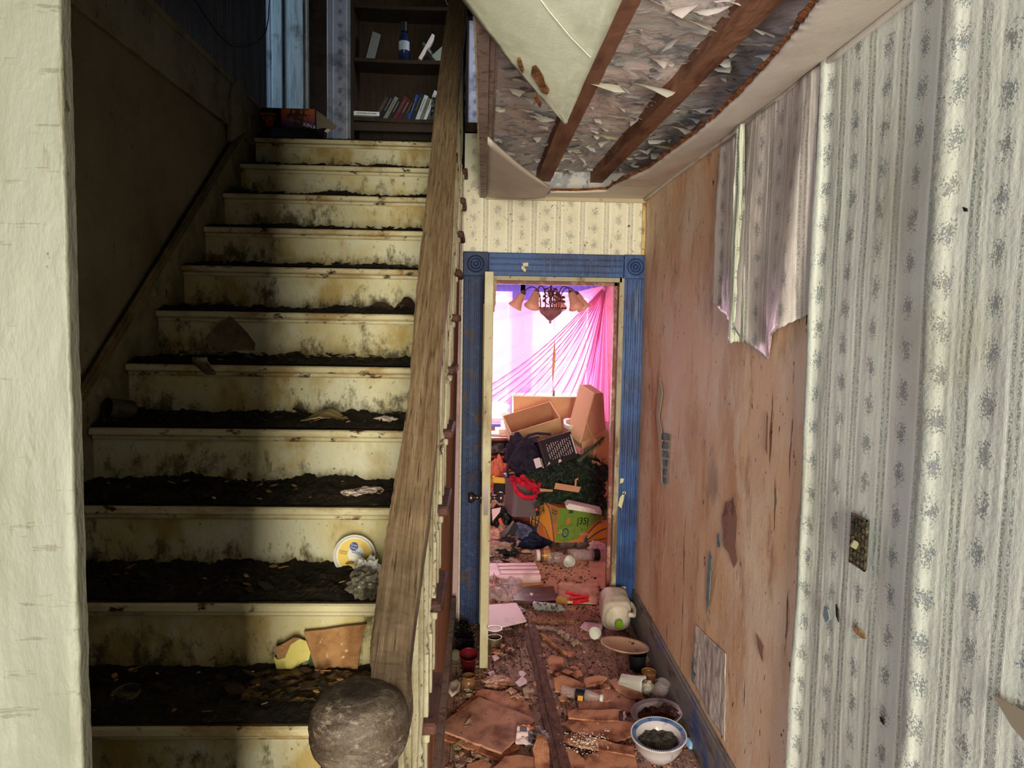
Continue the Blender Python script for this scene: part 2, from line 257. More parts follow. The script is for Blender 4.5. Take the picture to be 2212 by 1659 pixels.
# ------------------------------------------------------------------ mesh helpers
def V(*a): return Vector(a)
class MB:
    def __init__(s): s.v = []; s.f = []
    def add(s, vs, fs):
        k = len(s.v); s.v += [Vector(p) for p in vs]; s.f += [tuple(i+k for i in f) for f in fs]; return s
    def box(s, x0, x1, y0, y1, z0, z1, rot=None, ctr=None, bev=0.):
        b = bev
        if b:
            pts = []; 
            for sx, X in ((-1, x0), (1, x1)):
                for sy, Y in ((-1, y0), (1, y1)):
                    for sz, Z in ((-1, z0), (1, z1)):
                        pts += [(X, Y-sy*b, Z-sz*b), (X-sx*b, Y, Z-sz*b), (X-sx*b, Y-sy*b, Z)]
            I = lambda i, j, k, a: ((i*2+j)*2+k)*3+a
            fs = []
            for i in (0, 1): fs.append([I(i, 0, 0, 0), I(i, 0, 1, 0), I(i, 1, 1, 0), I(i, 1, 0, 0)][::-1 if i else 1])
            for j in (0, 1): fs.append([I(0, j, 0, 1), I(1, j, 0, 1), I(1, j, 1, 1), I(0, j, 1, 1)][::-1 if j else 1])
            for k in (0, 1): fs.append([I(0, 0, k, 2), I(0, 1, k, 2), I(1, 1, k, 2), I(1, 0, k, 2)][::-1 if k else 1])
            for i in (0, 1):
                for j in (0, 1): fs.append([I(i, j, 0, 0), I(i, j, 1, 0), I(i, j, 1, 1), I(i, j, 0, 1)][::1 if i == j else -1])
            for i in (0, 1):
                for k in (0, 1): fs.append([I(i, 0, k, 0), I(i, 1, k, 0), I(i, 1, k, 2), I(i, 0, k, 2)][::-1 if i == k else 1])
            for j in (0, 1):
                for k in (0, 1): fs.append([I(0, j, k, 1), I(1, j, k, 1), I(1, j, k, 2), I(0, j, k, 2)][::1 if j == k else -1])
            for i in (0, 1):
                for j in (0, 1):
                    for k in (0, 1): fs.append([I(i, j, k, 0), I(i, j, k, 1), I(i, j, k, 2)][::1 if (i+j+k) % 2 == 0 else -1])
        else:
            pts = [(x, y, z) for x in (x0, x1) for y in (y0, y1) for z in (z0, z1)]
            fs = [(0, 1, 3, 2), (4, 6, 7, 5), (0, 4, 5, 1), (2, 3, 7, 6), (0, 2, 6, 4), (1, 5, 7, 3)]
        pts = [Vector(p) for p in pts]
        if rot is not None:
            R = Euler(rot).to_matrix(); c = Vector(ctr) if ctr is not None else V((x0+x1)/2, (y0+y1)/2, (z0+z1)/2)
            pts = [R @ (p-c)+c for p in pts]
        return s.add(pts, fs)
    def lathe(s, prof, n=24, c=(0, 0, 0), cap=True, wob=0., R=None):
        c = Vector(c); vs = []; fs = []; m = len(prof)
        for i in range(n):
            a = 2*math.pi*i/n
            for r, z in prof:
                k = 1+wob*math.sin(3*a+z*30)
                p = V(r*k*math.cos(a), r*k*math.sin(a), z)
                if R is not None: p = R @ p
                vs.append(p+c)
        for i in range(n):
            j = (i+1) % n
            for k in range(m-1): fs.append((i*m+k, j*m+k, j*m+k+1, i*m+k+1))
        if cap:
            fs.append(tuple(i*m for i in range(n))[::-1]); fs.append(tuple(i*m+m-1 for i in range(n)))
        return s.add(vs, fs)
    def tube(s, pts, r, n=8, cap=True):
        pts = [Vector(p) for p in pts]; vs = []; fs = []; rs = r if hasattr(r, '__len__') else [r]*len(pts)
        ref = None
        for i, p in enumerate(pts):
            t = (pts[min(i+1, len(pts)-1)]-pts[max(i-1, 0)]).normalized()
            if ref is None: ref = t.cross(V(0, 0, 1) if abs(t.z) < .9 else V(1, 0, 0)).normalized()
            ref = (ref-t*ref.dot(t)).normalized(); b = t.cross(ref)
            for k in range(n):
                a = 2*math.pi*k/n; vs.append(p+(ref*math.cos(a)+b*math.sin(a))*rs[i])
        for i in range(len(pts)-1):
            for k in range(n): fs.append((i*n+k, i*n+(k+1) % n, (i+1)*n+(k+1) % n, (i+1)*n+k))
        if cap: fs.append(tuple(range(n))[::-1]); fs.append(tuple((len(pts)-1)*n+k for k in range(n)))
        return s.add(vs, fs)
    def grid(s, nu, nv, fn):
        vs = [fn(i/nu, j/nv) for i in range(nu+1) for j in range(nv+1)]
        fs = [(i*(nv+1)+j, (i+1)*(nv+1)+j, (i+1)*(nv+1)+j+1, i*(nv+1)+j+1) for i in range(nu) for j in range(nv)]
        return s.add(vs, fs)
    def slab(s, pts, d):
        """polygon extruded by vector d"""
        n = len(pts); P = [Vector(p) for p in pts]; d = Vector(d)
        return s.add(P+[p+d for p in P], [tuple(range(n))[::-1], tuple(range(n, 2*n))]+[(i, (i+1) % n, (i+1) % n+n, i+n) for i in range(n)])
    def blob(s, c, r, seed=0, amp=.3, fr=2., n=14, sq=(1, 1, 1)):
        c = Vector(c); vs = []; fs = []; oc = 4 if amp < .5 else 2; fr = fr if amp < .5 else min(fr, 2.6); amp = amp if amp < .5 else amp*.62
        for i in range(n+1):
            th = math.pi*i/n
            for j in range(n*2):
                ph = math.pi*j/n; d = V(math.sin(th)*math.cos(ph), math.sin(th)*math.sin(ph), math.cos(th))
                k = 1+amp*mn.fractal(d*fr+V(seed*7.3, 0, 0), 1, 2, oc)
                vs.append(c+V(d.x*sq[0], d.y*sq[1], d.z*sq[2])*r*k)
        m = n*2
        for i in range(n):
            for j in range(m): fs.append((i*m+j, (i+1)*m+j, (i+1)*m+(j+1) % m, i*m+(j+1) % m))
        return s.add(vs, fs)
    def build(s, name, mt, parent=None, smooth=False, loc=None, solid=0., sub=0):
        me = bpy.data.meshes.new(name); o0 = Vector(loc) if loc is not None else V(0, 0, 0)
        me.from_pydata([tuple(p-o0) for p in s.v], [], s.f); me.update()
        me.materials.append(M[mt] if isinstance(mt, str) else mt)
        if smooth: me.shade_smooth()
        o = bpy.data.objects.new(name, me); C.objects.link(o)
        if loc is not None: o.location = o0
        if parent is not None: o.parent = parent
        if solid:
            md = o.modifiers.new('thickness', 'SOLIDIFY'); md.thickness = solid; md.offset = 0
        if sub:
            md = o.modifiers.new('smooth', 'SUBSURF'); md.levels = sub; md.render_levels = sub
        return o
def tag(o, label=None, cat=None, group=None, kind=None):
    if label: o['label'] = label
    if cat: o['category'] = cat
    if group: o['group'] = group
    if kind: o['kind'] = kind
    return o
def thing(name, label, cat, loc=(0, 0, 0), rot=(0, 0, 0), group=None):
    o = bpy.data.objects.new(name, None); C.objects.link(o); o.location = loc; o.rotation_euler = rot
    o.empty_display_size = .1
    return tag(o, label, cat, group)
def struct(name, mb, mt, parent=None, **k):
    o = mb.build(name, mt, parent, **k)
    if parent is None: o['kind'] = 'structure'
    return o
def nz(x, y, z=0., o=4): return mn.fractal(V(x, y, z), 1, 2, o)
def text(s, size, parent, mt, loc, rot, name='lettering', ext=.0006, align='CENTER'):
    c = bpy.data.curves.new(name, 'FONT'); c.body = s; c.size = size; c.align_x = align; c.align_y = 'CENTER'; c.extrude = ext
    t = bpy.data.objects.new(name, c); C.objects.link(t)
    dg = bpy.context.evaluated_depsgraph_get(); me = bpy.data.meshes.new_from_object(t.evaluated_get(dg))
    bpy.data.objects.remove(t); o = bpy.data.objects.new(name, me); C.objects.link(o)
    me.materials.clear(); me.materials.append(M[mt] if isinstance(mt, str) else mt)
    o.parent = parent; o.location = loc; o.rotation_euler = rot; return o
# ------------------------------------------------------------------ dimensions
R_, T_ = .198, .2613
def NY(n): return 1.7043+(n-4)*T_
def NZ(n): return n*R_
XL, XR, YD, ZC, ZU = -1.308, .903, 4.222, 2.4685, 14*R_
XS = -.10; XF = -.135
# ------------------------------------------------------------------ room shell
struct('floor', MB().box(-1.6, 1.0, -3.6, YD+.06, -.06, 0), 'floor')
DKR = mat('boards darkened to cut light', (52, 42, 34), [((36, 28, 22), 6, .45, .6)], .8, None, True)  # colour kept dark to cut bounced light in the unseen front room
struct('bounce_absorber_floor', MB().box(-1.5, .9, -3.6, .5, 0, .006), DKR)  # unseen dark cover added over the floor to soak up bounce
struct('bounce_absorber_right', MB().box(XR-.03, XR+.02, -3.6, .35, 0, 2.7), DKR)  # unseen dark cover added over the right wall against bounced light
struct('floor_bedroom', MB().box(-1.4, 2.2, YD+.06, 7.1, -.06, .0), 'floor_bed')
# right wall: bare plaster everywhere, paper on it
struct('wall_right', MB().grid(60, 40, lambda a, b: V(XR+.004*nz(a*22, b*9), -3.6+a*(YD+3.66), b*2.75)), 'bare')
struct('wall_behind', MB().box(-1.6, 1.0, -3.7, -3.6, 0, 2.8), DKR)
# left stair wall
struct('wall_left', MB().box(-1.45, XL-.016, .6, 4.63, 0, 2.78), 'plaster')
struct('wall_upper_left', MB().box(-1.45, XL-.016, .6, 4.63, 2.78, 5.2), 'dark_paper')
struct('wall_front', MB().box(-1.45, -.42, .62, .72, 0, 5.2).box(-.42, 1.0, .60, .72, 2.62, 5.2), 'plaster')
struct('wall_side', MB().box(-1.6, -1.5, -3.6, .6, 0, 2.8), DKR)
bb = MB().box(XL-.016, XL+.004, .72, 4.63, 2.74, 2.95, bev=.003).box(XL-.016, XL+.014, .72, 4.63, 2.945, 2.975, bev=.004).box(XL-.016, XL+.008, .72, 4.63, 2.725, 2.745, bev=.003)
struct('baseboard_upper_left', bb, 'skirt')
# foreground post: the painted edge of the doorway the camera looks through
pe = []
A = onY(160, 0, .612); B = onY(206, 1659, .612)
def edge_x(z):
    t = (z-B.z)/(A.z-B.z); return B.x+(A.x-B.x)*t
mb = MB()
def postf(a, b):
    z = -.0+b*2.78; x1 = edge_x(z)+.0016*nz(z*9, 3)+.0010*nz(z*45, 7); x0 = -.62
    ang = a
    if a < .82: p = V(x0+(x1-.0025-x0)*a/.82, .592+.0015*nz(a*9, z*5)+.0012*nz(a*30, z*26, 2), z)
    else:
        t = (a-.82)/.18; p = V(x1-.0025+.0025*math.sin(min(1, t*2)*math.pi/2), .592+.0025*(1-math.cos(min(1, t*2)*math.pi/2))+max(0, t*2-1)*.012, z)
    return p
mb.grid(60, 220, postf)
tp = struct('trim_1', mb, 'post', smooth=True)
# door wall with opening
DX0, DX1, DZ = .03, .775, 2.005
W = MB().box(XS-.03, DX0, YD, YD+.12, 0, 2.8).box(DX1, XR+.05, YD, YD+.12, 0, 2.8).box(DX0, DX1, YD, YD+.12, DZ, 2.8)
struct('wall_back', W, 'paper_door')
# paper corner strip (yellow, torn) in the corner
struct('trim_2', MB().box(XR-.018, XR-.002, YD-.012, YD, .2, ZC-.01), mat('yellowed corner strip', (206, 180, 118), [((140, 96, 50), 14, .5, .62, (1, 1, .4)), ((80, 52, 30), 50, .62, .68)], .6, (40, .5, .006), True))
# window wall of the bedroom (two sash windows) + side walls + ceiling
YW = 6.9
wl0, wl1 = onY(1000, 700, YW).x, onY(1106, 700, YW).x
wr0, wr1 = onY(1150, 700, YW).x, onY(1278, 700, YW).x
wz1 = onY(1200, 632, YW).z; wz0 = onY(1200, 905, YW).z; wzm = onY(1200, 787, YW).z
Mp = mat('pink bedroom plaster', (206, 170, 176), [((180, 140, 146), 3, .45, .65)], .8, None, True)
Wb = MB().box(-1.4, wl0, YW, YW+.1, 0, 2.7).box(wl1, wr0, YW, YW+.1, 0, 2.7).box(wr1, 2.2, YW, YW+.1, 0, 2.7)
for a, b in ((wl0, wl1), (wr0, wr1)): Wb.box(a, b, YW, YW+.1, 0, wz0).box(a, b, YW, YW+.1, wz1, 2.7)
struct('wall_bedroom_back', Wb, Mp)
struct('wall_bedroom_left', MB().box(-1.5, -1.4, YD+.12, 7.0, 0, 2.7), Mp)
struct('wall_bedroom_right', MB().box(2.2, 2.3, YD+.12, 7.0, 0, 2.7), Mp)
struct('wall_bedroom_front', MB().box(-1.4, XS-.03, YD+.06, YD+.12, 0, 2.5).box(XR+.05, 2.2, YD+.06, YD+.12, 0, 2.75), Mp)
struct('ceiling_bedroom', MB().box(-1.4, 2.2, YD+.12, 7.0, 2.5, 2.6), Mp)
Mb2 = mat('bright blue window trim', (66, 78, 152), [((90, 104, 176), 14, .5, .7, (2, 1, .2))], .4, None, True)
for i, (a, b) in enumerate(((wl0, wl1), (wr0, wr1))):
    rt = thing('window_%d' % (i+1), 'tall sash window behind the pink sheer', 'window', (0, YW, wz0)); rt['kind'] = 'structure'
    del rt['label']; del rt['category']
    f = MB()
    for x0, x1, z0, z1 in ((a, b, wz0, wz0+.05), (a, b, wz1-.05, wz1), (a, a+.035, wz0, wz1), (b-.035, b, wz0, wz1), (a, b, wzm-.025, wzm+.02)):
        f.box(x0, x1, YW+.03-(.002 if z1-z0 > .2 else 0), YW+.065+(.002 if z1-z0 > .2 else 0), z0, z1)
    f.v = [p-V(0, YW, wz0) for p in f.v]; f.build('sash', 'white_plastic', rt)
    g = MB().box(a+.03, b-.03, .045, .049, .04, wz1-wz0-.04); g.v = [p for p in g.v]
    g.build('pane', glass('window glass', (240, 240, 244), .06, .05), rt)
    c = MB()
    c.box(a-.11, a, -.025, 0, -.05, wz1-wz0+.02, bev=.004).box(b, b+.11, -.025, 0, -.05, wz1-wz0+.02, bev=.004).box(a-.12, b+.12, -.03, 0, wz1-wz0, wz1-wz0+.13, bev=.004).box(a-.14, b+.14, -.06, .03, -.08, -.045, bev=.004)
    for k in (.025, .055, .085): c.box(a-.11+k-.004, a-.11+k+.004, -.03, -.02, 0, wz1-wz0).box(b+k-.004, b+k+.004, -.03, -.02, 0, wz1-wz0)
    c.build('window_casing', Mb2, rt)
# outside ground, so that the window light has a horizon
struct('ground_outside', MB().box(-6, 8, 7.0, 14, -.6, -.5), mat('grass', (120, 130, 90), (), .9))
# upstairs hall
struct('floor_upstairs', MB().box(-3, XS-.03, NY(14)+.05, 6.0, ZU-.25, ZU-.012).box(XS-.03, 1.0, YD+.001, 6.0, 2.81, 2.86), 'tread')
UB = 5.45
struct('wall_upper_back', MB().box(onY(706, 100, UB).x, 1.2, UB, UB+.1, ZU-.1, 5.2).box(-3, onY(660, 100, UB).x, UB, UB+.1, ZU-.1, 5.2).box(-1.6, -1, UB, UB+.1, 4.9, 5.2), 'paper_up')
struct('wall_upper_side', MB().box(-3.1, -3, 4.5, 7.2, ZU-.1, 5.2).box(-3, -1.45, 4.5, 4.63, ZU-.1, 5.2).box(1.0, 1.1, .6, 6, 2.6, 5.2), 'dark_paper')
struct('wall_upper_room', MB().box(-3, 1, 7.1, 7.2, 2.5, 5.2), DKR)  # dark colour stands in for the unlit room behind the door opening
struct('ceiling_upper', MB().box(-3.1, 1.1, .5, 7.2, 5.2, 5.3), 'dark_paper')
# upstairs door casing catching the blue window light
dc = MB()
for u0, u1, dy in ((587, 609, .03), (613, 622, .015), (624, 655, .03), (658, 664, .02)):
    a, b = onY(u0, 120, UB-.03).x, onY(u1, 120, UB-.03).x
    dc.box(a, b, UB-dy, UB+.02, ZU, 4.95, bev=.003)
Mbl = mat('pale door casing', (222, 228, 230), [((160, 172, 180), 14, .5, .7, (2, 1, .2)), ((90, 84, 70), 3, .6, .75)], .5, (30, .4, .008), True)
struct('door_2', dc, Mbl)
# ------------------------------------------------------------------ corridor ceiling
ZO = 2.60
cl = struct('ceiling', MB().grid(30, 90, lambda a, b: V(-.03+a*(XR+.05), -3.6+b*(YD+3.62), ZO+.012*nz(a*7, b*30)+.006*nz(a*20, b*90))), 'ceil_old', smooth=True)
struct('ceiling_front', MB().box(-1.6, -.03, -3.6, .62, 2.74, 2.8).box(-.03, XR, -3.6, .3, 2.52, 2.56), DKR)  # front room ceiling; second slab added dark to cut bounced light
for nm, (ua, va, ub, vb) in (('a', (1181, 375, 1332, 40)), ('b', (1297, 385, 1605, 60))):
    A = onZ(ua, va, ZO-.055); B = onZ(ub, vb, ZO-.055); d = (B-A); d /= d.y
    P0 = A+d*(YD-.02-A.y); P1 = A+d*(.2-A.y); wd = .040 if nm == 'a' else .034
    m = MB()
    def bf(a, b, P0=P0, P1=P1, wd=wd):
        p = P0.lerp(P1, b); k = a*3
        off = [V(-wd, 0, .06), V(-wd, 0, 0), V(wd, 0, 0), V(wd, 0, .06)]
        i = min(2, int(k)); t = k-i; q = off[i].lerp(off[i+1], t)
        return p+q+V(.0025*nz(b*60, a*9), 0, .002*nz(b*70, a*7))
    m.grid(12, 160, bf); m.build('batten', 'brown', cl)
struct('wall_upper_end', MB().box(.0, XR, YD-.006, YD+.002, ZC+.002, ZO+.03), 'ceil_old')
# remaining sagging sheet along the right wall, edge from the photograph's outline
edge = [(1900, -160), (1770, 0), (1738, 45), (1700, 92), (1655, 145), (1600, 203), (1548, 252), (1500, 292), (1440, 336), (1400, 366), (1360, 384), (1330, 398), (1310, 411), (1250, 414), (1190, 414)]
ip = []
for i, (u, v) in enumerate(edge):
    ip.append(onZ(u, v, ZC-.035 if i < 11 else ZC-.012))
ip = [V(ip[0].x-.02, .3, ZC-.03)]+ip
outer = [V(XR-.002, p.y, ZC+.0) for p in ip[:-3]]+[V(XR-.002, YD, ZC), V(.66, YD, ZC), V(ip[-1].x-.02, YD, ZC)]
def lerpl(L, t):
    k = t*(len(L)-1); i = min(len(L)-2, int(k)); return L[i].lerp(L[i+1], k-i)
m = MB()
def cf(a, b):
    p = lerpl(ip, b); q = lerpl(outer, b); r = p.lerp(q, a); r.z += -.014*math.sin(a*math.pi)*(1 if b < .8 else .2)
    if a == 0: r.x += .006*nz(b*90, 1); r.y += .004*nz(b*70, 5)
    return r
m.grid(10, 150, cf)
cs = m.build('hanging_sheet', 'ceil_pink', cl, smooth=True, solid=.009)
m = MB()
def ef(a, b):
    p = lerpl(ip, b); j = .010*abs(nz(b*60, 2))+.004+.012*max(0, nz(b*14, 9)); q = lerpl(outer, b); d = (q-p).normalized()
    p = p-d*(j*a*1.6-.004); p.z += .004+.010*a; return p
m.grid(4, 260, ef); m.build('torn_edge', mat('torn brown fibre edge', (140, 84, 48), [((90, 50, 28), 20, .45, .6)], .9, (60, .8, .01), True), cl, solid=.006)
# straight joint line on the sheet
# corner moulding between sheet and wall
m = MB().tube([V(XR-.006, y, ZC-.006+.006*math.sin(y*2.2)-.006) for y in [-.2+i*.147 for i in range(31)]], .011, 8)
struct('trim_3', m, mat('thin white cove', (196, 188, 182), [((150, 138, 130), 8, .5, .7)], .4, None, True), smooth=True)
struct('trim_4', MB().box(.0, XR, YD-.014, YD, ZC-.028, ZC+.004, bev=.003), mat('cream picture strip', (190, 176, 150), [((120, 96, 70), 12, .55, .7)], .6, None, True))
# edge trim of the stairwell opening
m = MB().box(-.030, .004, -.0, YD, ZC-.02, ZO+.02, bev=.003).box(.004, .020, 0, YD, ZC+.01, ZO+.01, bev=.003).box(.020, .030, 0, YD, ZC+.03, ZO+.01, bev=.002)
struct('trim_5', m, 'trim_mauve')
struct('wall_stairwell_edge', MB().box(-.034, -.028, .7, YD, ZC-.02, 2.86), 'white_paint')
# big fallen sheet hanging at the front
def quad_panel(pts, n=14, bow=.0, seed=0):
    a, b, c, d = pts
    def fn(s, t):
        p = a.lerp(b, s).lerp(d.lerp(c, s), t); p.z += bow*math.sin(s*math.pi)*math.sin(t*math.pi)+.002*nz(s*5+seed, t*5); return p
    return MB().grid(n, n, fn)
tip = onZ(1221, 264, 2.30)
tl_ = onZ(1058, 60, 2.42); tr_ = onZ(1342, 0, 2.405)
far = tip
dl = (tl_-tip)/(tl_.y-tip.y); dr = (tr_-tip)/(tr_.y-tip.y)
def pt(d, y): return tip+d*(y-tip.y)
L = [tip, pt(dl, 1.85), pt(dl, 1.6), pt(dl, 1.3)]; Rr = [tip+V(.004, 0, 0), pt(dr, 1.85), pt(dr, 1.6), pt(dr, 1.3)]
L[1] += V(-.012, 0, .0); L[2] += V(-.006, 0, 0)
m = MB()
def pf(a, b):
    p = lerpl(L, b); q = lerpl(Rr, b); r = p.lerp(q, a); r.z += -.02*math.sin(a*math.pi)*b+.0015*nz(a*9, b*9)
    r.x += .004*nz(b*30, 3)*(1-a); return r
m.grid(16, 60, pf)
hp = thing('ceiling_sheet', 'large grey-white ceiling sheet hanging torn from the ceiling, pointed tip down', 'ceiling panel', tuple(tip))
o = m.build('sheet', 'ceil_panel', hp, smooth=True, solid=.012); o.data.transform(Matrix.Translation(-tip))
# seam and hole on it
def onpanel(u, v):
    A_, B_, C_ = tip, pt(dl, 1.3), pt(dr, 1.3); n = (B_-A_).cross(C_-A_).normalized(); d = ray(u, v)
    return EYE+d*((A_-EYE).dot(n)/d.dot(n))
m = MB()
for (u0, v0, u1, v1) in ((1186, 0, 1276, 110),):
    a, b = onpanel(u0, v0), onpanel(u1, v1); m.tube([a+(a-b)*.3+V(0, 0, -.018), a+V(0, 0, -.022), a.lerp(b, .5)+V(0, 0, -.022), b+V(0, 0, -.014)], .0010, 6)
m.v = [p-tip for p in m.v]; m.build('joint_line', 'flake_w', hp)
m = MB()
for pts in ([(1150, 127), (1158, 124), (1166, 134), (1174, 148), (1178, 164), (1187, 176), (1183, 184), (1172, 180), (1165, 168), (1156, 152), (1148, 140)], [(1118, 108), (1124, 107), (1132, 130), (1130, 138), (1122, 126)], [(1152, 190), (1160, 188), (1170, 206), (1168, 214), (1160, 204)]):
    m.slab([onpanel(u, v)+V(0, 0, -.0235) for u, v in pts], (0, 0, .006))
m.v = [p-tip for p in m.v]; m.build('torn_hole', mat('exposed brown fibre', (128, 84, 50), [((84, 52, 30), 30, .45, .6)], .9, (60, .9, .01)), hp)
# small sheet at the far left corner
q = [V(.004, 2.95, ZC-.0), onZ(1187, 404, 2.40), onZ(1178, 425, 2.385), V(.004, YD-.02, ZC-.01)]
m = MB()
def sp(a, b):
    p = q[0].lerp(q[1], a).lerp(q[3].lerp(q[2], a), b); p.z += -.02*math.sin(a*math.pi)*.5; return p
m.grid(12, 14, sp)
o = m.build('ceiling_sheet', 'ceil_pink', None, smooth=True, solid=.012); tag(o, 'small sagging corner piece of ceiling sheet above the blue door frame', 'ceiling panel')
# peeling paint
def flake(mb, c, r, curl, rot, seed):
    rnd = random.Random(seed); n = 11
    rad = [r*(.74+.36*rnd.random()) for _ in range(n)]; rad[seed % n] *= .7; rad[(seed*3+1) % n] *= .75
    st = rnd.uniform(.6, 1.5); ca, sa = math.cos(rot), math.sin(rot)
    vs = []; 
    for ring in (0, .35, .7, 1.):
        for i in range(n):
            a = 2*math.pi*i/n; x = math.cos(a)*rad[i]*ring*st; y = math.sin(a)*rad[i]*ring/st
            t = (x+r)/(2*r); z = -curl*max(0, t)**2
            x2 = x*(1-.25*max(0, t)*curl/r if r else 1)
            vs.append(Vector(c)+V(ca*x2-sa*y, sa*x2+ca*y, z))
    fs = [(k*n+i, k*n+(i+1) % n, (k+1)*n+(i+1) % n, (k+1)*n+i) for k in range(3) for i in range(n)]
    mb.add(vs, fs)
m1, m2 = MB(), MB()
rnd = random.Random(5)
for i in range(520):
    x = rnd.uniform(.03, XR-.03); y = 4.15-3.0*rnd.random()**1.2; r = rnd.uniform(.010, .038)*(1+.25*(4-y))
    flake(m1 if rnd.random() < .93 else m2, (x, y, ZO-.004), r, r*rnd.uniform(.3, 1.1), rnd.uniform(-2.8, -.4), i)
p1 = m1.build('peeling_paint', 'flake_g', cl, smooth=True); p1['kind'] = 'stuff'
p2 = m2.build('peeling_paint', 'flake_w', cl, smooth=True); p2['kind'] = 'stuff'
big = [(1110, 205, 20, 'w'), (1135, 250, 14, 'w'), (1170, 262, 24, 'w'), (1100, 288, 14, 'y'), (1308, 190, 34, 'w'), (1410, 195, 38, 'w'), (1400, 270, 16, 'w'), (1328, 262, 18, 'y'), (1493, 60, 40, 'w'), (1625, 75, 36, 'w'), (1590, 92, 20, 'w'), (1470, 285, 26, 'w'), (1505, 250, 14, 'w'), (1310, 302, 20, 'y'), (1358, 352, 8, 'w'), (1235, 408, 26, 'y'), (1440, 325, 20, 'y'), (1370, 368, 8, 'w'), (1460, 215, 16, 'y'), (1208, 353, 8, 'w'), (1245, 337, 10, 'y'), (1385, 335, 10, 'g')]
for i, (u, v, r, k) in enumerate(big):
    c = onZ(u, v, ZO-.05); rr = r*c.y/1600*1.5; m = MB(); flake(m, c+V(0, 0, .03), rr, rr*.75, -1.2+.5*nz(i*3.3, 1), 900+i)
    m.build('paint_flake', 'flake_'+k, cl, smooth=True)
# ------------------------------------------------------------------ right wall paper
def wp(u, v, off=.006): return onX(u, v, XR-off)
YE1 = wp(1750, 900).y; YE2 = wp(2053, 500).y
def sheet(y0, y1, z0, z1, mt, off, parent=None, name='wallpaper_strip', curl=0., lean=0.):
    def fn(a, b):
        y = y0+(y1-y0)*a; z = z0+(z1-z0)*b; x = XR-off-.003*nz(y*3, z*2.5)-.0015*nz(y*10, z*3)
        e = (y-(y1-.04))/.04
        if curl and e > 0: x -= curl*e*e*(1+.3*nz(z*1.2, 1)); y += curl*.2*e
        y += lean*(z-1.2)+ (.003*nz(z*5, 3) if a == 1 else 0)
        return V(x, y, z)
    return MB().grid(50, 60, fn).build(name, mt, parent, smooth=True, solid=.0012)
wr = bpy.data.objects['wall_right']
sheet(.3, YE2+.02, .21, 2.46, 'paper_right', .010, wr, curl=.020)
sheet(YE2-.03, YE1, .21, 2.46, 'paper_right', .005, wr, curl=.018)
# torn hanging paper, outline from the photo laid on the wall
def torn(pts, mt, off, nm, bulge=.02, seed=0):
    top = [wp(u, v, 0) for u, v in pts[0]]; bot = [wp(u, v, 0) for u, v in pts[1]]
    def fn(a, b):
        p = lerpl(top, a).lerp(lerpl(bot, a), b); p.x = XR-off-bulge*(.3+b*.7)*(.45+.55*math.sin(a*9+seed+b*1.5))**2-.003*nz(a*9, b*5)
        if b > .97: p.z += .006*nz(a*30, seed)
        return p
    return MB().grid(60, 50, fn).build(nm, mt, wr, smooth=True, solid=.001)
torn(([(1562, 318), (1595, 292), (1632, 262)], [(1550, 655), (1560, 672), (1575, 682), (1590, 692), (1600, 684), (1616, 690)]), 'paper_hang', .006, 'torn_wallpaper', .02, 1)
torn(([(1622, 272), (1700, 205), (1786, 142)], [(1612, 690), (1622, 735), (1645, 760), (1668, 778), (1676, 758), (1692, 728), (1720, 708), (1735, 692), (1758, 678)]), 'paper_hang', .014, 'torn_wallpaper', .035, 0)
torn(([(1618, 274), (1624, 270), (1630, 266)], [(1594, 735), (1606, 742), (1618, 738), (1630, 742)]), 'paper_curl', .035, 'torn_wallpaper', .02, 2)
torn(([(1505, 1348), (1530, 1375), (1570, 1412)], [(1500, 1470), (1530, 1535), (1568, 1600)]), 'paper_hang', .004, 'torn_wallpaper', .004, 1)
# tan patch lower right corner and small wall damage
m = MB().slab([wp(2146, 1500, .026), wp(2232, 1545, .026), wp(2232, 1620, .026), wp(2188, 1570, .026)], (-.002, 0, 0)); m.build('torn_wallpaper', mat('paper backing', (150, 138, 122), (), .8), wr)
def wpatch(pts, mt, nm='wall_damage', t=.0015): return MB().slab([wp(u, v, .0045) for u, v in pts], (-t, 0, 0)).build(nm, mt, wr)
Mg = mat('exposed grey blue plaster', (118, 134, 142), [((70, 84, 92), 20, .5, .6)], .9)
Mpk = mat('exposed mauve plaster', (150, 108, 96), [((110, 76, 66), 12, .5, .6)], .9)
for k in range(6): 
    v0 = 935+k*19; wpatch([(1431, v0), (1447-k, v0+2), (1446-k, v0+16), (1429+k, v0+15)], Mg)
wpatch([(1426, 815), (1432, 850), (1424, 900), (1432, 940), (1430, 1040), (1437, 1056), (1428, 1050), (1424, 960), (1418, 905), (1420, 860)], mat('pale torn lining', (190, 180, 160), (), .9))
wpatch([(1592, 1065), (1586, 1075), (1594, 1120), (1590, 1180), (1594, 1212), (1586, 1228), (1575, 1195), (1564, 1180), (1560, 1115), (1568, 1085), (1580, 1082)], Mpk)
wpatch([(1550, 1155), (1556, 1152), (1556, 1180), (1550, 1184)], Mg)
wpatch([(1534, 1190), (1538, 1205), (1532, 1300), (1528, 1330), (1526, 1290), (1529, 1220)], Mg)
wpatch([(1498, 1412), (1505, 1440), (1500, 1478), (1494, 1470), (1495, 1430)], Mg)
wpatch([(1657, 888), (1660, 900), (1659, 985), (1654, 970), (1656, 920)], Mpk)
wpatch([(1634, 1368), (1650, 1398), (1648, 1430), (1638, 1400)], Mpk)
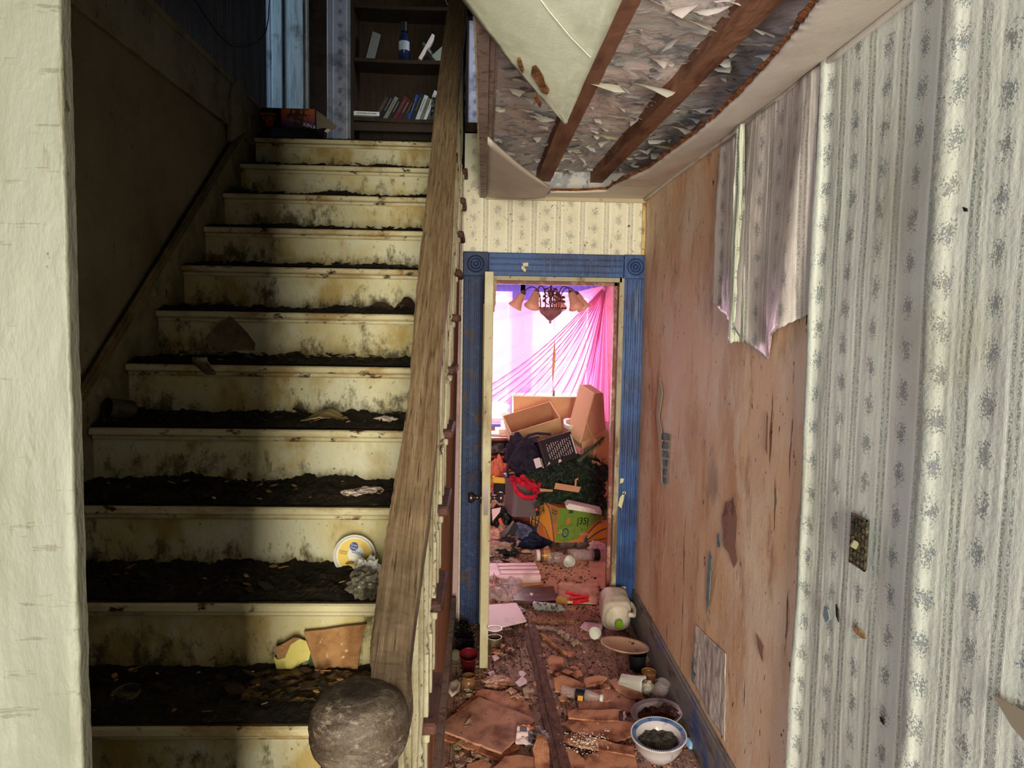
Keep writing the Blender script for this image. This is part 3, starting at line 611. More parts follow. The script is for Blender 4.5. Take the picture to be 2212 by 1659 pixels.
for pts, c in (([(1782, 1310), (1790, 1316), (1794, 1336), (1787, 1346), (1780, 1330)], Mg), ([(1807, 1305), (1812, 1318), (1813, 1344), (1808, 1330)], 'black'), ([(2082, 447), (2090, 450), (2091, 457), (2085, 457)], 'black'), ([(1903, 1548), (1910, 1556), (1911, 1566), (1905, 1558)], 'black'), ([(1842, 1352), (1858, 1360), (1872, 1380), (1866, 1380), (1850, 1368)], 'ply')):
    MB().slab([wp(u, v, .016) for u, v in pts], (-.003, 0, 0)).build('wall_damage', c, wr)
# baseboard right
zb = .217
m = MB().box(XR-.018, XR, 1.2, YD, 0, zb-.02, bev=.003).box(XR-.014, XR, 1.2, YD, zb-.022, zb, bev=.004)
struct('baseboard_right', m, 'base')
# ------------------------------------------------------------------ door frame, blue casing
fr = MB()
z1 = onY(1200, 548, YD-.02).z
xo = onY(1384, 900, YD-.02).x; xi = DX1
m = MB().box(xi+.012, xo+.005, YD-.025, YD, 0, z1-.13, bev=.004)
for k in (.2, .4, .6, .8): 
    xx = xi+.012+(xo-xi)*k; m.box(xx-.006, xx+.006, YD-.031, YD-.02, .18, z1-.14, bev=.002)
struct('door_1', m, 'blue')
d1 = bpy.data.objects['door_1']
xl = onY(1000, 700, YD-.02).x
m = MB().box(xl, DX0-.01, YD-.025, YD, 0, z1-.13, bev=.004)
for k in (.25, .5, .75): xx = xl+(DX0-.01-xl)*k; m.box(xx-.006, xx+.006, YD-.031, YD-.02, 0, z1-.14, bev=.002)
m.build('door_casing', 'blue_dirty_shaded', d1)
m = MB().box(DX0-.01, xi+.012, YD-.025, YD, z1-.13, z1, bev=.004)
for k in (.25, .5, .78): m.box(DX0-.01, xi+.012, YD-.031, YD-.02, z1-.13*k-.004, z1-.13*k+.004, bev=.002)
m.build('door_head_casing', 'blue', d1)
for x0, x1, mt in ((xi+.010, xo+.007, 'blue'), (xl-.004, DX0-.008, 'blue_dirty_shaded')):
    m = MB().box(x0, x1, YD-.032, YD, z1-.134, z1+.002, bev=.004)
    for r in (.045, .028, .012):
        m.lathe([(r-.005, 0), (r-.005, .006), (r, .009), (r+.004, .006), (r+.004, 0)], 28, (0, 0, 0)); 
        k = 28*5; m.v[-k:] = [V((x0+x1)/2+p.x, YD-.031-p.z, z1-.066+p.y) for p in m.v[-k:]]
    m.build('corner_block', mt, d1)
m = MB().box(DX0-.012, DX0+.006, YD-.03, YD+.13, 0, DZ).box(DX1-.012, DX1+.014, YD-.034, YD+.13, 0, DZ+.012).box(DX0, DX1, YD-.034, YD+.13, DZ-.012, DZ+.012)
m.build('door_jamb', 'jamb', d1)
m = MB().box(DX1-.030, DX1-.012, YD+.03, YD+.07, 0, DZ-.012).box(DX0+.0, DX1-.012, YD+.03, YD+.07, DZ-.030, DZ-.012)
m.build('door_stop', mat('reddish brown stop', (128, 66, 58), [((180, 140, 130), 14, .5, .64)], .5, None, True), d1)
m = MB().grid(40, 10, lambda a, b: V(DX0+(DX1-DX0)*a, YD-.03+.17*b, .022*math.sin(min(1, b*6)*math.pi/2)*math.sin(min(1, (1-b)*6)*math.pi/2)+.003*nz(a*9, b*4)))
m.build('threshold', 'brown', d1)
# flaked spots on the blue casing
for pts in ([(1340, 1033), (1348, 1034), (1346, 1042), (1339, 1045)], [(1339, 1075), (1346, 1066), (1350, 1062), (1347, 1080), (1342, 1098), (1335, 1092)], [(1338, 1270), (1345, 1266), (1352, 1268), (1349, 1276), (1345, 1280), (1341, 1274)], [(1345, 1062), (1352, 1062), (1351, 1068), (1346, 1069)], [(1324, 1100), (1330, 1100), (1329, 1112), (1323, 1112)]):
    MB().slab([onY(u, v, YD-.032) for u, v in pts], (0, -.001, 0)).build('flaked_spot', 'flake_y', d1)
for pts in ([(1129, 568), (1141, 567), (1141, 575), (1130, 576)], [(1127, 575), (1130, 574), (1137, 583), (1134, 588), (1126, 580)]):
    MB().slab([onY(u, v, YD-.034) for u, v in pts], (0, -.001, 0)).build('tape_scrap', 'flake_y', d1)
# open door leaf, seen edge-on
Yf = 3.615; xe = onY(1051, 1000, Yf).x
lf = thing('door_leaf', 'cream panelled door leaf standing open towards the corridor, seen edge-on', 'door', (DX0, YD-.03, 0))
A_ = V(xe, Yf, 0); B_ = V(DX0-.015, YD-.03, 0); ln = (A_-B_).length; an = math.atan2(A_.y-B_.y, A_.x-B_.x)
lf.location = B_; lf.rotation_euler = (0, 0, an)
m = MB().box(0, ln, -.021, .021, .012, 2.0, bev=.002)
for z0, z1_ in ((.2, .85), (1.0, 1.85)):
    for sd in (-1, 1): m.box(.1, ln-.1, sd*.021-.004, sd*.021+.004, z0, z1_, bev=.003)
m.build('leaf', 'door', lf)
m = MB().box(ln-.001, ln+.0015, -.011, .011, .80, .95); m.build('latch_plate', 'knob', lf)
kz = .875
for sd in (-1, 1):
    m = MB(); pr = [(.030, 0), (.030, .006), (.012, .010), (.011, .030), (.018, .036), (.028, .046), (.029, .060), (.022, .068), (.004, .070)]
    R = Matrix.Rotation(-sd*math.pi/2, 3, 'X'); m.lathe(pr, 20, (ln-.06, sd*.021, kz), R=R); m.build('knob', 'knob', lf, smooth=True)
# ------------------------------------------------------------------ staircase
st = thing('staircase', 'steep white-riser wooden staircase covered in dark rotten debris', 'staircase', (-.7, NY(1), 0))
SO = V(-.7, NY(1), 0)
def sb(mb, name, mt, **k):
    loc = k.pop('at', None)
    if loc is None: loc = SO
    mb.v = [p-Vector(loc) for p in mb.v]; o = mb.build(name, mt, st, **k); o.location = Vector(loc)-SO; return o
for n in range(1, 15):
    y, z = NY(n), NZ(n)
    m = MB().box(XL+.001, XF+.004, y+.028, y+.046, z-R_, z-.026); sb(m, 'riser', 'riser', at=(-.7, y+.03, z-R_))
    if n < 14:
        m = MB().box(XL+.001, XS-.045, y+.004, y+T_+.03, z-.026, z-.001, bev=.004); sb(m, 'tread', 'tread')
        m = MB().box(XS-.045, XS, y-.004, y+T_+.006, z-.028, z+.002, bev=.006); sb(m, 'tread_return', 'tread_end')
    m = MB().box(XL+.001, XS-.045, y-.006, y+.008, z-.028, z-.003, bev=.005).box(XL+.001, XF+.002, y+.012, y+.032, z-.046, z-.026, bev=.006)
    sb(m, 'nosing', 'nose')
    if n == 14: sb(MB().box(XL+.001, XS-.03, y+.004, y+.12, z-.026, z-.001, bev=.004), 'tread', 'tread')
    # debris
    hh = (.012 if n > 3 else .02)
    def df(a, b, n=n, y=y, z=z):
        x = XL+.004+(XS-.06-XL)*a; yy = y+.004+.018*abs(nz(a*14, n*3.1))*(1-b)+(T_+.020)*b
        e = min(1, b*5)
        h = .003+e*(.005+.020*max(0, nz(a*5, b*1.5, n*2.2)+.1)+.012*abs(nz(a*26, b*6, n*1.3))+.016*max(0, b-.5)*2*(.5+nz(a*9, n))+.008*nz(a*70, b*16, n))
        if n == 4: h *= .55
        if n == 14: h *= .7; yy = y+.004+.12*b
        return V(x, yy, z+max(.001, h))
    m = MB().grid(150, 20, df); o = sb(m, 'debris_layer', 'muck'); o['kind'] = 'stuff'
    # riser end block (pilaster) on the open side
    m = MB().box(XF-.012, XF+.012, y+.010, y+.055, z-R_+.002, z-.030, bev=.003).box(XF-.014, XF+.018, y+.004, y+.062, z-.052, z-.028, bev=.004)
    if n < 14: sb(m, 'bracket', 'white_paint')
r_ = random.Random(31)
for mt, cnt, sz, seed in (('ply', 150, .016, 1), ('chips', 60, .010, 2), ('muck', 260, .024, 3), ('tread', 120, .03, 4)):
    m = MB()
    for _ in range(cnt):
        n = r_.randint(3, 13); x = r_.uniform(XL+.03, XS-.08); b = r_.random()**.7; y = NY(n)+.03+b*.20; z = NZ(n)+.014+.018*b; s_ = sz*r_.uniform(.4, 1.2); k = r_.randint(4, 6); a0 = r_.uniform(0, 6)
        ti = V(r_.uniform(-.5, .5), r_.uniform(-.5, .5), 1)
        pts = [V(x+math.cos(a0+6.28*i/k)*s_*r_.uniform(.6, 1), y+math.sin(a0+6.28*i/k)*s_*r_.uniform(.3, .8), 0) for i in range(k)]
        m.slab([V(p.x, p.y, z-(p.x-x)*ti.x-(p.y-y)*ti.y) for p in pts], (0, 0, .002))
    o = sb(m, 'step_litter', mt); o['kind'] = 'stuff'
# string face
pp = [V(XF-.035, NY(1)+.05, 0)]
prof = []
for n in range(1, 14): prof += [(NY(n)+.05, NZ(n)-.03), (NY(n+1)+.05, NZ(n)-.03)]
zt = lambda z: XF-.030+.030*min(1, z/1.2)
m = MB()
for n in range(1, 14):
    a, b = NY(n)+.05, NY(n+1)+.05; b = min(b, YD); zz = NZ(n)-.03
    if a < b: m.add([(zt(0), a, 0), (zt(0), b, 0), (zt(zz), b, zz), (zt(zz), a, zz)], [(0, 1, 2, 3)])
sb(m, 'string_boarding', 'string')
m = MB().slab([(XF-.034, NY(1)+.05, .0), (XF-.034, YD-.03, .0), (XF-.030, YD-.03, .16), (XF-.030, NY(1)+.05, .16)], (.028, 0, 0)); sb(m, 'string_baseboard', 'trim_mauve')
# skirting on the wall side
def mz(y): return 1.386+(y-2.488)*(R_/T_)+.145
m = MB().slab([(XL-.016, .72, mz(.72)-.55), (XL-.016, 4.3, mz(4.3)-.55), (XL-.016, 4.12, mz(4.12)), (XL-.016, .72, mz(.72))], (.016, 0, 0)); sb(m, 'skirting', 'skirt')
m = MB(); sl = R_/T_
for off, r in ((0, .012), (.022, .008), (-.024, .008)):
    m.tube([V(XL+.004, .72, mz(.72)+off), V(XL+.004, 4.14, mz(4.14)+off)], r, 8)
sb(m, 'skirting_moulding', 'mold', smooth=True)
# hand rail: weathered board with a wandering edge
hrA = [(1100*0+848, 1480, 1.07), ]
ctr = [(843, 1530, .97), (846, 1500, 1.00), (842, 1400, 1.10), (862, 1250, 1.27), (884, 1100, 1.47), (905, 950, 1.74), (915, 850, 1.92), (925, 700, 2.25), (938, 580, 2.52), (950, 430, 2.90), (957, 330, 3.16), (966, 200, 3.50), (982, 60, 3.93), (990, 0, 4.12), (996, -50, 4.3)]
wpx = [90, 96, 96, 96, 92, 80, 68, 68, 74, 62, 58, 48, 46, 42, 40]
cs_ = []
for (u, v, _), wx in zip(ctr, wpx):
    # rail plane: z = 1.24 + (y-1.08)*.768 -> intersect ray with that plane
    d = ray(u, v); n_ = V(0, -.768, 1); p0 = V(0, 1.08, 1.245); t = (p0-EYE).dot(n_)/d.dot(n_); p = EYE+d*t; cs_.append((p, wx*p.y/1600/2))
m = MB(); th = V(0, .035, -.052)
def rf(a, b):
    k = b*(len(cs_)-1); i = min(len(cs_)-2, int(k)); t = k-i; p = cs_[i][0].lerp(cs_[i+1][0], t); wd = cs_[i][1]*(1-t)+cs_[i+1][1]*t
    wl = wd*.92+.0020*nz(b*40, 1)+.0012*nz(b*150, 3); wr_ = wd*.92+.0010*nz(b*30, 8)
    sec = [(-wl, 0), (-wl+.004, .8), (-wl+.004, 1), (wr_-.002, 1), (wr_, .8), (wr_, .12), (wr_-.006, 0), (-wl+.005, -.03), (-wl, 0)]
    kk = a*(len(sec)-1); j = min(len(sec)-2, int(kk)); tt = kk-j; sx = sec[j][0]*(1-tt)+sec[j+1][0]*tt; sz = sec[j][1]*(1-tt)+sec[j+1][1]*tt
    return p+V(sx, 0, 0)+th*sz+V(0, 0, .0008*nz(b*120, a*20))
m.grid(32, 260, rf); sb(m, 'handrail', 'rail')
# balusters: turned, two per tread, under the rail
def rail_z(y): return 1.245+(y-1.08)*.768
for n in range(1, 14):
    for k, dy in enumerate((.045, .165)):
        y = NY(n)+dy; z0 = NZ(n); z1_ = rail_z(y)-.055; h = z1_-z0
        if y > 4.05: continue
        cx = XF-.004
        s_ = .017
        m = MB().box(cx-s_, cx+s_, y-s_, y+s_, z0, z0+.16, bev=.002).box(cx-s_, cx+s_, y-s_, y+s_, z1_-.12, z1_+.01, bev=.002)
        pr = [(.016, .16), (.010, .175), (.017, .19), (.011, .21), (.015, .26), (.017, .34), (.013, h-.26), (.010, h-.19), (.017, h-.17), (.010, h-.15), (.016, h-.12)]
        m.lathe([(r, z) for r, z in pr], 12, (cx, y, z0), cap=False); sb(m, 'baluster', 'white_paint')
# newel
nc = onY(777, 1550, 1.02); nx = nc.x
nt = onY(777, 1482, 1.03).z
pr = [(.0, 0), (.024, -.0006), (.040, -.0028), (.051, -.0075), (.0600, -.0155), (.0668, -.029), (.0700, -.046), (.0708, -.060), (.0700, -.069), (.0650, -.073), (.0650, -.0755), (.0705, -.079), (.0705, -.083), (.0655, -.086), (.0690, -.091), (.0665, -.102), (.060, -.114), (.051, -.124), (.046, -.131), (.050, -.138), (.055, -.146), (.052, -.156), (.046, -.162)]
nw = thing('newel_post', 'grey weathered newel post with rounded mushroom cap at the foot of the stairs', 'newel post', (nx, 1.02, 0))
pr = [(r, z*.80) for r, z in pr]; m = MB().lathe(pr[::-1], 64, (0, 0, nt), cap=False); m.v = [V(p.x*(1+.02*nz(p.x*20, p.y*20, p.z*30)), p.y*(1+.02*nz(p.y*20, p.z*30, 5)), p.z+.0015*nz(p.x*30, p.y*30)) for p in m.v]; m.build('newel_cap', 'newel', nw, smooth=True)
m = MB().box(-.048, .048, -.048, .048, 0, nt-.155, bev=.005).box(-.058, .058, -.058, .058, 0, .2, bev=.006); m.build('newel_shaft', 'newel', nw)
# upstairs dark newel/spindle and fascia
pc = onY(997, 200, 4.16)
pr = [(.022, 0), (.022, .28), (.016, .30), (.026, .34), (.016, .38), (.026, .42), (.015, .46), (.024, .55), (.028, .75), (.02, .95), (.03, 1.0), (.016, 1.04), (.026, 1.2)]
m = MB().lathe(pr, 14, (pc.x, 4.16, 2.60)); o = m.build('landing_post', 'black', None, smooth=True, loc=(pc.x, 4.16, 2.60)); tag(o, 'black turned post beside the upstairs landing', 'post')
# ================================================================== OBJECTS
def one(mb, name, mt, label, cat, loc=(0, 0, 0), rot=(0, 0, 0), group=None, **k):
    o = mb.build(name, mt, None, **k); o.location = loc; o.rotation_euler = rot; return tag(o, label, cat, group)
def fl(u, v, z=0.): return onZ(u, v, z)
def cylp(r0, r1, h, t=.0015, lip=.0015):
    return [(.0, 0), (r0*.9, 0), (r0, .003), (r1, h-.004), (r1+lip, h-.003), (r1+lip, h), (r1-t, h), (r1-t-.0005, h-.006), (r0-t, .004), (0, .004)]
def ragged(n, rx, ry, seed, j=.25):
    r = random.Random(seed); return [(rx*math.cos(2*math.pi*i/n)*(1-j+2*j*r.random()), ry*math.sin(2*math.pi*i/n)*(1-j+2*j*r.random())) for i in range(n)]
def plate_piece(pts, th, seed=0): return MB().slab([V(x, y, 0) for x, y in pts], (0, 0, th))
def clothg(w, d, amp, fr, seed, n=36, th=.003, z=lambda a, b: 0):
    return MB().grid(n, n, lambda a, b: V((a-.5)*w+amp*.6*nz(a*fr, b*fr, seed+5), (b-.5)*d+amp*.6*nz(a*fr, b*fr, seed+9), z(a, b)+amp*(.6+nz(a*fr, b*fr, seed, 3))))
def bottle_prof(r, h, neck=.013):
    return [(0, 0), (r*.85, 0), (r, .008), (r, h*.25), (r*.94, h*.3), (r, h*.35), (r, h*.62), (r*.8, h*.74), (neck, h*.88), (neck, h*.93)]
def bottle(loc, r, h, rot, label, mt='clear', cap='white_plastic', lab=None, squash=1., seed=0):
    t = thing('plastic_bottle', label, 'bottle', loc, rot)
    m = MB().lathe(bottle_prof(r, h), 20); m.v = [V(p.x*(1+.25*nz(p.z*30, seed)), p.y*squash*(1+.25*nz(p.z*30, seed+3)), p.z+.006*nz(p.x*40, p.z*20, seed)) for p in m.v]
    m.build('bottle_body', mt, t, smooth=True)
    if cap: MB().lathe([(0, h*.93), (.0165, h*.93), (.0165, h*.93+.014), (0, h*.93+.014)], 16).build('bottle_cap', cap, t)
    if lab: MB().lathe([(r*1.02, h*.36), (r*1.02, h*.58)], 20, cap=False).build('bottle_label', lab, t)
    return t
HP = math.pi/2
# ------------------------------------------------------------------ stairs: things lying on the steps
def step(u, n, back=.16):   # point on tread n under pixel column u
    y = NY(n)+back; return V(onY(u, 800, y).x, y, NZ(n)+.010)
# yoghurt lid tub leaning on the riser
p = onY(768, 1197, NY(2+3)-.03+T_*0+T_)  # riser behind tread 5
n_t = 5; yy = NY(6)+.0; p = onY(768, 1197, yy)
t = thing('yogurt_tub_lid', 'round yellow and white yogurt lid leaning against a riser beside the handrail', 'lid', (p.x, yy-.012, p.z), (HP-.10, .0, 0))
r = .063
MB().lathe([(0, -.004), (r-.006, -.004), (r, -.002), (r+.001, .008), (r-.004, .010), (r-.008, .004), (0, .004)], 40).build('lid', 'white_plastic', t, smooth=False)
MB().lathe([(0, .0045), (r-.012, .0045)], 40, cap=False).build('yellow_disc', mat('yellow label print', (224, 192, 96), [((200, 170, 70), 40, .6, .7), ((50, 40, 30), 70, .7, .73)], .5), t)
MB().lathe([(0, .0052), (.026, .0052)], 30, cap=False, c=(.005, .004, 0)).build('white_oval', 'white_plastic', t)
MB().lathe([(0, .006), (.013, .006)], 24, cap=False, c=(-.002, .028, 0)).build('blue_oval', mat('blue logo', (30, 70, 150), (), .5), t)
Mblue = M['bluelet'] = mat('blue lettering', (24, 50, 120), (), .5)
text('Great\nValue', .009, t, 'white_print', (-.002, .028, .0065), (0, 0, -.2))
text('GREEK', .012, t, 'bluelet', (.008, .008, .0058), (0, 0, -.35))
text('NONFAT\nYOGURT', .006, t, 'bluelet', (-.034, .010, .005), (0, 0, -.2)); text('NET WT\n32 OZ', .006, t, 'bluelet', (.022, -.028, .005), (0, 0, .7))
# torn fibreboard and cream sheet leaning on riser above tread 4
yy = NY(5)+.012
def onriser(pts, y, th, parent=None): return MB().slab([onY(u, v, y) for u, v in pts], (0, -th, 0))
def wthing(mb, name, mt, label, cat, **k):
    c = sum(mb.v, Vector())/len(mb.v); c.z = min(p.z for p in mb.v)
    o = mb.build(name, mt, None, loc=c, **k); return tag(o, label, cat)
wthing(onriser([(657, 1362), (700, 1358), (745, 1351), (793, 1346), (786, 1368), (779, 1400), (774, 1440), (765, 1468), (742, 1464), (715, 1472), (690, 1466), (682, 1440), (672, 1410), (664, 1385)], yy, .008), 'board_piece', 'ply', 'torn orange-brown board leaning on the riser just above the newel cap', 'board')
wthing(onriser([(628, 1387), (645, 1378), (662, 1384), (671, 1408), (668, 1424), (650, 1432), (640, 1455), (615, 1452), (598, 1445), (592, 1418), (600, 1424), (617, 1420), (618, 1402)], yy-.012, .003), 'cream_sheet', 'cream_sheet', 'pale yellow torn sheet leaning on the riser beside the torn board', 'sheet')
wthing(onriser([(594, 1398), (612, 1390), (635, 1376), (650, 1378), (628, 1392), (616, 1420), (600, 1422)], yy-.022, .003), 'paper_scrap', 'ply', 'brown curled scrap behind the pale yellow sheet', 'paper scrap')
wthing(onriser([(655, 1388), (672, 1392), (678, 1412), (680, 1430), (670, 1440), (664, 1410)], yy-.004, .003), 'printed_sheet', 'lintgreen', 'dark green scrap showing between the cream sheet and the torn board', 'paper scrap')
m = MB().grid(60, 20, lambda a, b: V(-.20+.40*a, .01+.15*b, .003+.014*abs(nz(a*6, b*3, 3))+.008*nz(a*16, b*8)+.006*b))
for (u, tt) in ((655, 0),):
    o = one(m, 'debris_heap', mat('crumbled brown plaster', (104, 78, 44), [((60, 44, 26), 20, .45, .6), ((150, 124, 70), 30, .6, .7)], .9, (50, 1, .02)), 'crumbled brown plaster heap at the foot of the torn board', 'debris', V(onY(690, 1460, NY(4)+.09).x, NY(4)+.08, NZ(4)+.004))
    o['kind'] = 'stuff'
# triangular dark paper standing on tread 7 (k3)
def standing(pts, y, th, name, mt, label, cat, bend=.02):
    m = MB(); P = [onY(u, v, y) for u, v in pts]; zmin = min(p.z for p in P)
    P = [V(p.x, y-bend*math.sin((p.z-zmin)*14), p.z) for p in P]; return wthing(m.slab(P, (0, -th, 0)), name, mt, label, cat)
Mtr = mat('grimy translucent sheet', (98, 88, 66), [((70, 60, 42), 10, .45, .6), ((130, 120, 96), 30, .6, .7)], .7)
standing([(442, 735), (462, 712), (480, 694), (502, 683), (520, 700), (540, 722), (553, 742), (550, 757), (500, 756), (455, 748)], NY(8)-.02, .002, 'paper_sheet', Mtr, 'grimy triangular sheet standing against the riser, tall point up', 'paper')
# light paper with curled corner on tread 7
def flat(pts, z, name, mt, label, cat, th=.0015, amp=.008, seed=0, grp=None):
    P = [onZ(u, v, z) for u, v in pts]; c = sum(P, Vector())/len(P)
    m = MB(); n = len(P)
    vs = []; K = 5
    for k in range(K+1):
        for p in P: q = c.lerp(p, k/K); q.z = z+amp*(.5+nz(q.x*18+seed, q.y*18, seed))*1.0*(k/K)+.001; vs.append(q)
    fs = [(k*n+i, k*n+(i+1) % n, (k+1)*n+(i+1) % n, (k+1)*n+i) for k in range(K) for i in range(n)]
    m.add(vs, fs); zz = min(p.z for p in vs)
    o = m.build(name, mt, None, loc=V(c.x, c.y, zz), smooth=True, solid=th); return tag(o, label, cat, grp)
def standp(u, v, n, back): return onY(u, v, NY(n)+back)
def tentpaper(u0, u1, n, back, dep, hgt, name, mt, label, cat, seed=0, th=.0015):
    a = onY(u0, 800, NY(n)+back); b = onY(u1, 800, NY(n)+back); w_ = b.x-a.x
    m = MB().grid(16, 12, lambda s, t: V(a.x+w_*s+.006*nz(s*3, t*3, seed), NY(n)+back+dep*t, NZ(n)+.016+hgt*math.sin(s*math.pi)**1.3*(.35+.65*t)+.006*nz(s*5, t*4, seed)))
    return wthing(m, name, mt, label, cat, smooth=True, solid=th)
tentpaper(648, 738, 7, .07, .12, .035, 'paper_sheet', mat('tan paper', (170, 150, 110), [((130, 110, 76), 12, .5, .65)], .8), 'tan curled paper lying on the fourth visible step, right of centre', 'paper', 3)
tentpaper(775, 850, 9, .10, .10, .035, 'dead_leaf', mat('brown leaf', (88, 68, 46), [((56, 40, 26), 14, .5, .62)], .8), 'curled brown leaf on a middle step near the handrail', 'leaf', 5)
tentpaper(845, 900, 9, .08, .10, .06, 'dead_leaf', mat('dark leaf', (70, 46, 34), [((40, 26, 20), 14, .5, .62)], .8), 'dark tall curled leaf touching the handrail on a middle step', 'leaf', 9)
tentpaper(462, 505, 9, .17, .05, .035, 'dead_leaf', Mtr, 'small grey-green curled leaf against a middle riser left of centre', 'leaf', 11)
# squashed bottle hanging over nosing
p = onY(432, 795, NY(7)-.01)
m = MB().grid(14, 24, lambda a, b: V(p.x+(-.5+a)*(.035+.02*abs(math.sin(b*4))), NY(7)-.012-.01*math.sin(a*3.14)+(.10*(max(0, .5-b))*2), p.z-.028+.10*min(b, .62)+.004*nz(a*6, b*6)))
wthing(m, 'plastic_wrapper', mat('grimy wrapper', (120, 112, 94), [((90, 80, 60), 16, .5, .6)], .4), 'grey plastic wrapper drooping over the edge of a step under the triangular sheet', 'wrapper', smooth=True, solid=.0015)
# dark crumpled stuff beside
m = MB().blob((0, 0, .012), .055, 4, .6, 3, 14, (1.6, .7, .35)); one(m, 'rotten_rag', 'muck', 'black rotten lump beside the triangular sheet on the step', 'rag', step(395, 7, .14), (0, 0, .1), smooth=True)
# can lying at left end of tread 7/8
t = thing('tin_can', 'open tin can on its side at the left end of the step beside the skirting', 'can', step(283, 7, .13)+V(0, 0, .028), (HP-.2, 0, -.6))
MB().lathe(cylp(.035, .035, .09), 24).build('can_body', mat('dark rusty can', (66, 60, 46), [((40, 32, 24), 20, .5, .6)], .5), t, smooth=False)
# tape rolls
yy = NY(11)+.01
for i, (u, v, r) in enumerate(((464, 551, .028), (477, 553, .026))):
    p = onY(u, v, yy-.02*i-.01)
    t = MB().lathe([(r, -.008), (r, .008), (r*.55, .008), (r*.55, -.008), (r, -.008)], 28, cap=False)
    one(t, 'tape_roll', mat('amber tape', (140, 96, 56), (), .3), ('amber tape roll leaning on the riser, the %s of the overlapping pair' % ('rear' if i == 0 else 'front')), 'tape roll', (p.x, yy-.02*i-.012, NZ(10)+r+.012), (HP-.1, 0, 0))
# folded keyboard-like slatted tray on upper left
a = onY(497, 392, NY(12)+.10); b = onY(573, 408, NY(12)+.06)
t = thing('slatted_tray', 'grey slatted plastic piece lying tilted at the left end of an upper step', 'tray', (a.x, a.y, NZ(12)+.02), (0, .30, -.12))
MB().box(0, .22, 0, .10, .03, .036, bev=.002).box(.0, .006, 0, .1, 0, .03).build('tray_body', mat('grey tray', (96, 96, 92), (), .4), t)
m = MB()
for k in range(5): m.box(.02+k*.036, .045+k*.036, -.001, .06, .036, .041)
m.build('tray_slats', mat('dark tray slot', (40, 40, 42), (), .4), t)
# lid on the lowest visible tread
p = step(253, 4, .13); one(MB().lathe([(0, .0), (.034, 0), (.036, .004), (.030, .006), (.028, .003), (.014, .004), (.012, .006), (0, .006)], 30), 'can_lid', mat('dim grey lid', (92, 84, 66), (), .5), 'grey round lid lying flat in the dark at the left of the lowest visible tread', 'lid', p, (.25, 0, 0))
# crumpled foil & bag near rail
p = step(795, 5, .12); 
one(MB().blob((0, 0, .03), .040, 3, .9, 4, 24, (.9, .8, 1)), 'crumpled_paper', 'white_plastic', 'crumpled white wrapper tucked between yogurt lid and handrail', 'wrapper', p)
one(MB().blob((0, 0, .03), .045, 8, .8, 3, 20, (1, 1, .8)), 'plastic_bag', mat('grey bag', (110, 104, 92), [((60, 54, 46), 14, .5, .6)], .3), 'dim grey plastic bag crushed below the yogurt lid beside the handrail', 'bag', step(792, 5, .03))
for i, (u, n, bk, sz) in enumerate(((760, 6, .10, .03), (795, 6, .13, .035), (240, 6, .08, .045), (833, 7, .14, .03), (440, 6, .06, .03), (625, 6, .05, .012))):
    m = MB().blob((0, 0, .008), sz, i+20, .7, 3, 14, (1.3, 1, .35))
    one(m, 'crumpled_paper', 'paper' if i in (0, 1, 3) else 'muck', ['pale crumpled paper scrap on the third visible step near the rail', 'pale crumpled paper touching the handrail on the third visible step', 'brown crumpled lump at the far left of the third visible step', 'white crumpled scrap at the rail end of the fourth visible step', 'dark crumpled rag left of centre on the third visible step', 'tiny dark crumb pile mid third step'][i], 'paper scrap', step(u, n, bk), smooth=False)
# K'NEX box upside down on the landing
z0 = ZU+.012; a = onY(549, 262, 4.42); b = onY(681, 262, 4.42); bw = b.x-a.x; bh = onY(600, 234, 4.42).z-onY(600, 278, 4.42).z
t = thing('toy_box', 'dark toy box lying upside down on the landing with orange and purple print', 'box', ((a.x+b.x)/2, 4.42, onY(600, 277, 4.42).z))
z0 = t.location.z
MB().box(-bw/2, bw/2, 0, .26, 0, bh, bev=.002).build('carton', mat('dark red black carton', (34, 14, 20), (), .4), t)
def artmat():
    s = NT('purple orange art', .4); v = s.co(); z = s.sep(v)[2]
    c = s.mix(s.rng(z, .02, bh, 0, 1), lin((62, 34, 96)), lin((196, 104, 40))); n = s.noise(v, 34, 4); x = s.sep(v)[0]
    d = s.m_('ABSOLUTE', s.m_('SUBTRACT', x, .07)); c = s.mix(s.m_('MULTIPLY', s.m_('GREATER_THAN', s.m_('SUBTRACT', n, s.m_('MULTIPLY', d, 3.)), .40), .9), c, lin((34, 40, 28)))
    s.col(c); return s.m
MB().box(-bw*.06, bw/2-.002, -.001, 0, .010, bh-.002).build('art_panel', artmat(), t)
M['gold_let'] = mat('orange gold lettering', (222, 150, 60), (), .4); M['wht'] = mat('white lettering', (220, 220, 220), (), .4)
text('MASHER', .026, t, 'gold_let', (-bw*.29, -.001, bh-.034), (HP, math.pi, 0)); text('MEGA', .026, t, 'gold_let', (-bw*.27, -.001, bh-.058), (HP, math.pi, 0))
text("K'NEX", .026, t, 'wht', (bw*.40, -.002, .020), (HP, math.pi+.25, 0)); text('35', .010, t, 'wht', (-bw*.44, -.001, .012), (HP, math.pi, 0))
MB().slab([(-bw*.25-.028, -.0012, .045), (-bw*.25+.028, -.0012, .045), (-bw*.25+.02, -.0012, .014), (-bw*.25, -.0012, .006), (-bw*.25-.02, -.0012, .014)], (0, .001, 0)).build('badge', mat('red badge', (150, 50, 30), (), .4), t)
